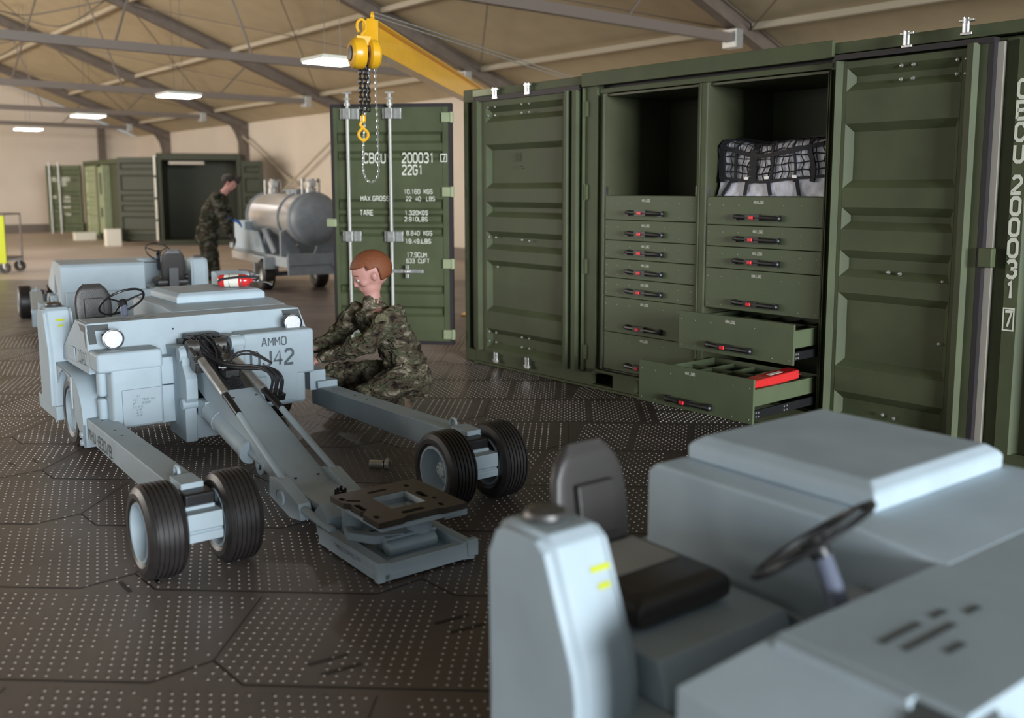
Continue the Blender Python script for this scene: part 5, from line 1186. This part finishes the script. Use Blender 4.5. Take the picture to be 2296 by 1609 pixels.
def far_open():
    A = Vector((-10.96, 28.3, 0)); B_ = Vector((-8.60, 28.7, 0)); x = (B_-A).normalized(); y = Vector((0, 0, 1)).cross(x)
    t = thing('shipping_container', 'dark open container in the background, behind the bending person', 'container', Matrix(((x.x, y.x, 0, A.x), (x.y, y.y, 0, A.y), (0, 0, 1, 0), (0, 0, 0, 1))))
    W_ = (B_-A).length; H_ = 2.72; D_ = 1.3
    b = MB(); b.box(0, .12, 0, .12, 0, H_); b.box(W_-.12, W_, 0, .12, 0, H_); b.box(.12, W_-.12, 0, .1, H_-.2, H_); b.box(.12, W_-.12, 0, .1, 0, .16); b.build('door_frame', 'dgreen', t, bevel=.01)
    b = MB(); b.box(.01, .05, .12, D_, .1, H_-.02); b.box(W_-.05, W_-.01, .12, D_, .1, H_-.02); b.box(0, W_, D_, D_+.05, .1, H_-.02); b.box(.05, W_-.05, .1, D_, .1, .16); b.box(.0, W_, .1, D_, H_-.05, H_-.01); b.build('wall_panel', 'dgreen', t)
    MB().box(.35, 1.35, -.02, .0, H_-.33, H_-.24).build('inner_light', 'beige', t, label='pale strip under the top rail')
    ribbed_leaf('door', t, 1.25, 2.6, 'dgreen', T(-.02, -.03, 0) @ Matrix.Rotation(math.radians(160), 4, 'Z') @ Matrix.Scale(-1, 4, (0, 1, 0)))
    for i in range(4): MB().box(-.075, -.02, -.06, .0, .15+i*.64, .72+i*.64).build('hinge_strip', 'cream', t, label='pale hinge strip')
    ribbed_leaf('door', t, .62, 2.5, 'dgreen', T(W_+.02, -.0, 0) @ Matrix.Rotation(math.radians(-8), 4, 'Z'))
far_open()
def far_closed():
    A = Vector((-15.54, 33.5, 0)); B_ = Vector((-12.9, 30.2, 0)); x = (B_-A).normalized(); y = Vector((0, 0, 1)).cross(x)
    t = thing('shipping_container', 'farthest green container by the back wall, with pale inner panel and lock rods', 'container', Matrix(((x.x, y.x, 0, A.x), (x.y, y.y, 0, A.y), (0, 0, 1, 0), (0, 0, 0, 1))))
    L_ = (B_-A).length; H_ = 2.62
    b = MB(); b.box(-.0, .12, 0, .12, 0, H_); b.box(L_-.12, L_, 0, .12, 0, H_); b.box(1.6, 1.72, 0, .12, 0, H_); b.box(.12, L_-.12, 0, .1, H_-.14, H_); b.box(.12, L_-.12, 0, .1, 0, .16); b.build('frame', 'green', t, bevel=.01)
    b = MB(); b.box(.02, L_-.02, .14, 1.6, .1, H_-.03); b.build('wall_panel', 'greenin', t)
    ribbed_leaf('door', t, 1.35, 2.45, 'paleg', T(.2, .0, 0)); 
    d = ribbed_leaf('door', t, 1.25, 2.5, 'green', T(.0, -.02, 0) @ Matrix.Rotation(math.radians(222), 4, 'Z') @ Matrix.Scale(-1, 4, (1, 0, 0)) @ T(0, 0, 0) if False else Matrix.Translation((0, 0, 0)))
    # open end leaf facing the camera, swung to the left
    e = Vector((-17.15, 34.1, 0)); g = Vector((-15.62, 33.62, 0)); xx = (g-e).normalized(); yy = Vector((0, 0, 1)).cross(xx)
    Mw = Matrix(((xx.x, yy.x, 0, e.x), (xx.y, yy.y, 0, e.y), (0, 0, 1, 0), (0, 0, 0, 1))); bpy.data.objects.remove([c for c in bpy.data.objects if c.parent == t and c.name.startswith('door')][-1])
    ribbed_leaf('door', t, 1.5, 2.5, 'green', t.matrix_world.inverted() @ Mw, (.22, .62), True)
    b = MB(); b.box(1.9, 2.5, -.03, .14, .2, 2.4); b.box(2.6, 2.75, -.10, .14, .15, 2.45); b.build('cabinet_front', 'paleg', t, bevel=.01)
    b = MB(); b.box(2.15, 2.45, -.04, -.03, 1.5, 2.2); b.box(2.15, 2.45, -.04, -.03, .75, 1.05); b.build('dark_opening', 'black', t)
def white_box(px, py, d, s, lb):
    p = W3(px, py, d); p.z = 0
    t = thing('carton', lb, 'box', T(*p) @ Matrix.Rotation(.6, 4, 'Z'))
    MB().box(-s[0]/2, s[0]/2, -s[1]/2, s[1]/2, 0, s[2]).build('carton_body', 'cream', t, bevel=.01); MB().box(-s[0]/2, s[0]/2, -.03, .03, s[2], s[2]+.002).build('tape', 'beige', t)
far_closed()
white_box(190, 523, 31.5, (.65, .4, .26), 'low white carton on the floor before the farthest container')
white_box(252, 512, 28.2, (.42, .34, .5), 'taller pale carton standing left of the open dark container')
def cart():
    p = W3(2, 520, 19.0); p.z = 0
    t = thing('equipment_cart', 'wheeled cart with fluorescent yellow side sheet at the left edge', 'cart', T(*p))
    b = MB()
    for x in (-.5, .18):
        for y in (-.2, .4): b.cyl((x, y, .22), (x, y, 1.18), .018, n=8)
    for z in (.30, 1.17):
        for y in (-.2, .4): b.cyl((-.5, y, z), (.18, y, z), .018, n=8)
        for x in (-.5, .18): b.cyl((x, -.2, z), (x, .4, z), .018, n=8)
    b.build('tube_frame', 'beam', t); MB().box(-.48, .20, -.24, -.22, .20, 1.14).build('yellow_sheet', 'hivis', t, bevel=.004, label='fluorescent yellow sheet'); MB().box(-.5, .18, -.2, .4, .24, .27).build('shelf', 'tankgrey', t)
    for x in (-.45, .13):
        for y in (-.18, .38): MB().lathe([(-.03, .05), (-.03, .11), (.03, .11), (.03, .05)], (x, y, .11), (0, 1, 0), 20).build('castor_wheel', 'rubber', t); 
    b = MB()
    for x in (-.45, .13):
        for y in (-.18, .38): b.box(x-.02, x+.02, y-.035, y+.035, .11, .25)
    b.build('castor_fork', 'galv', t)
cart()
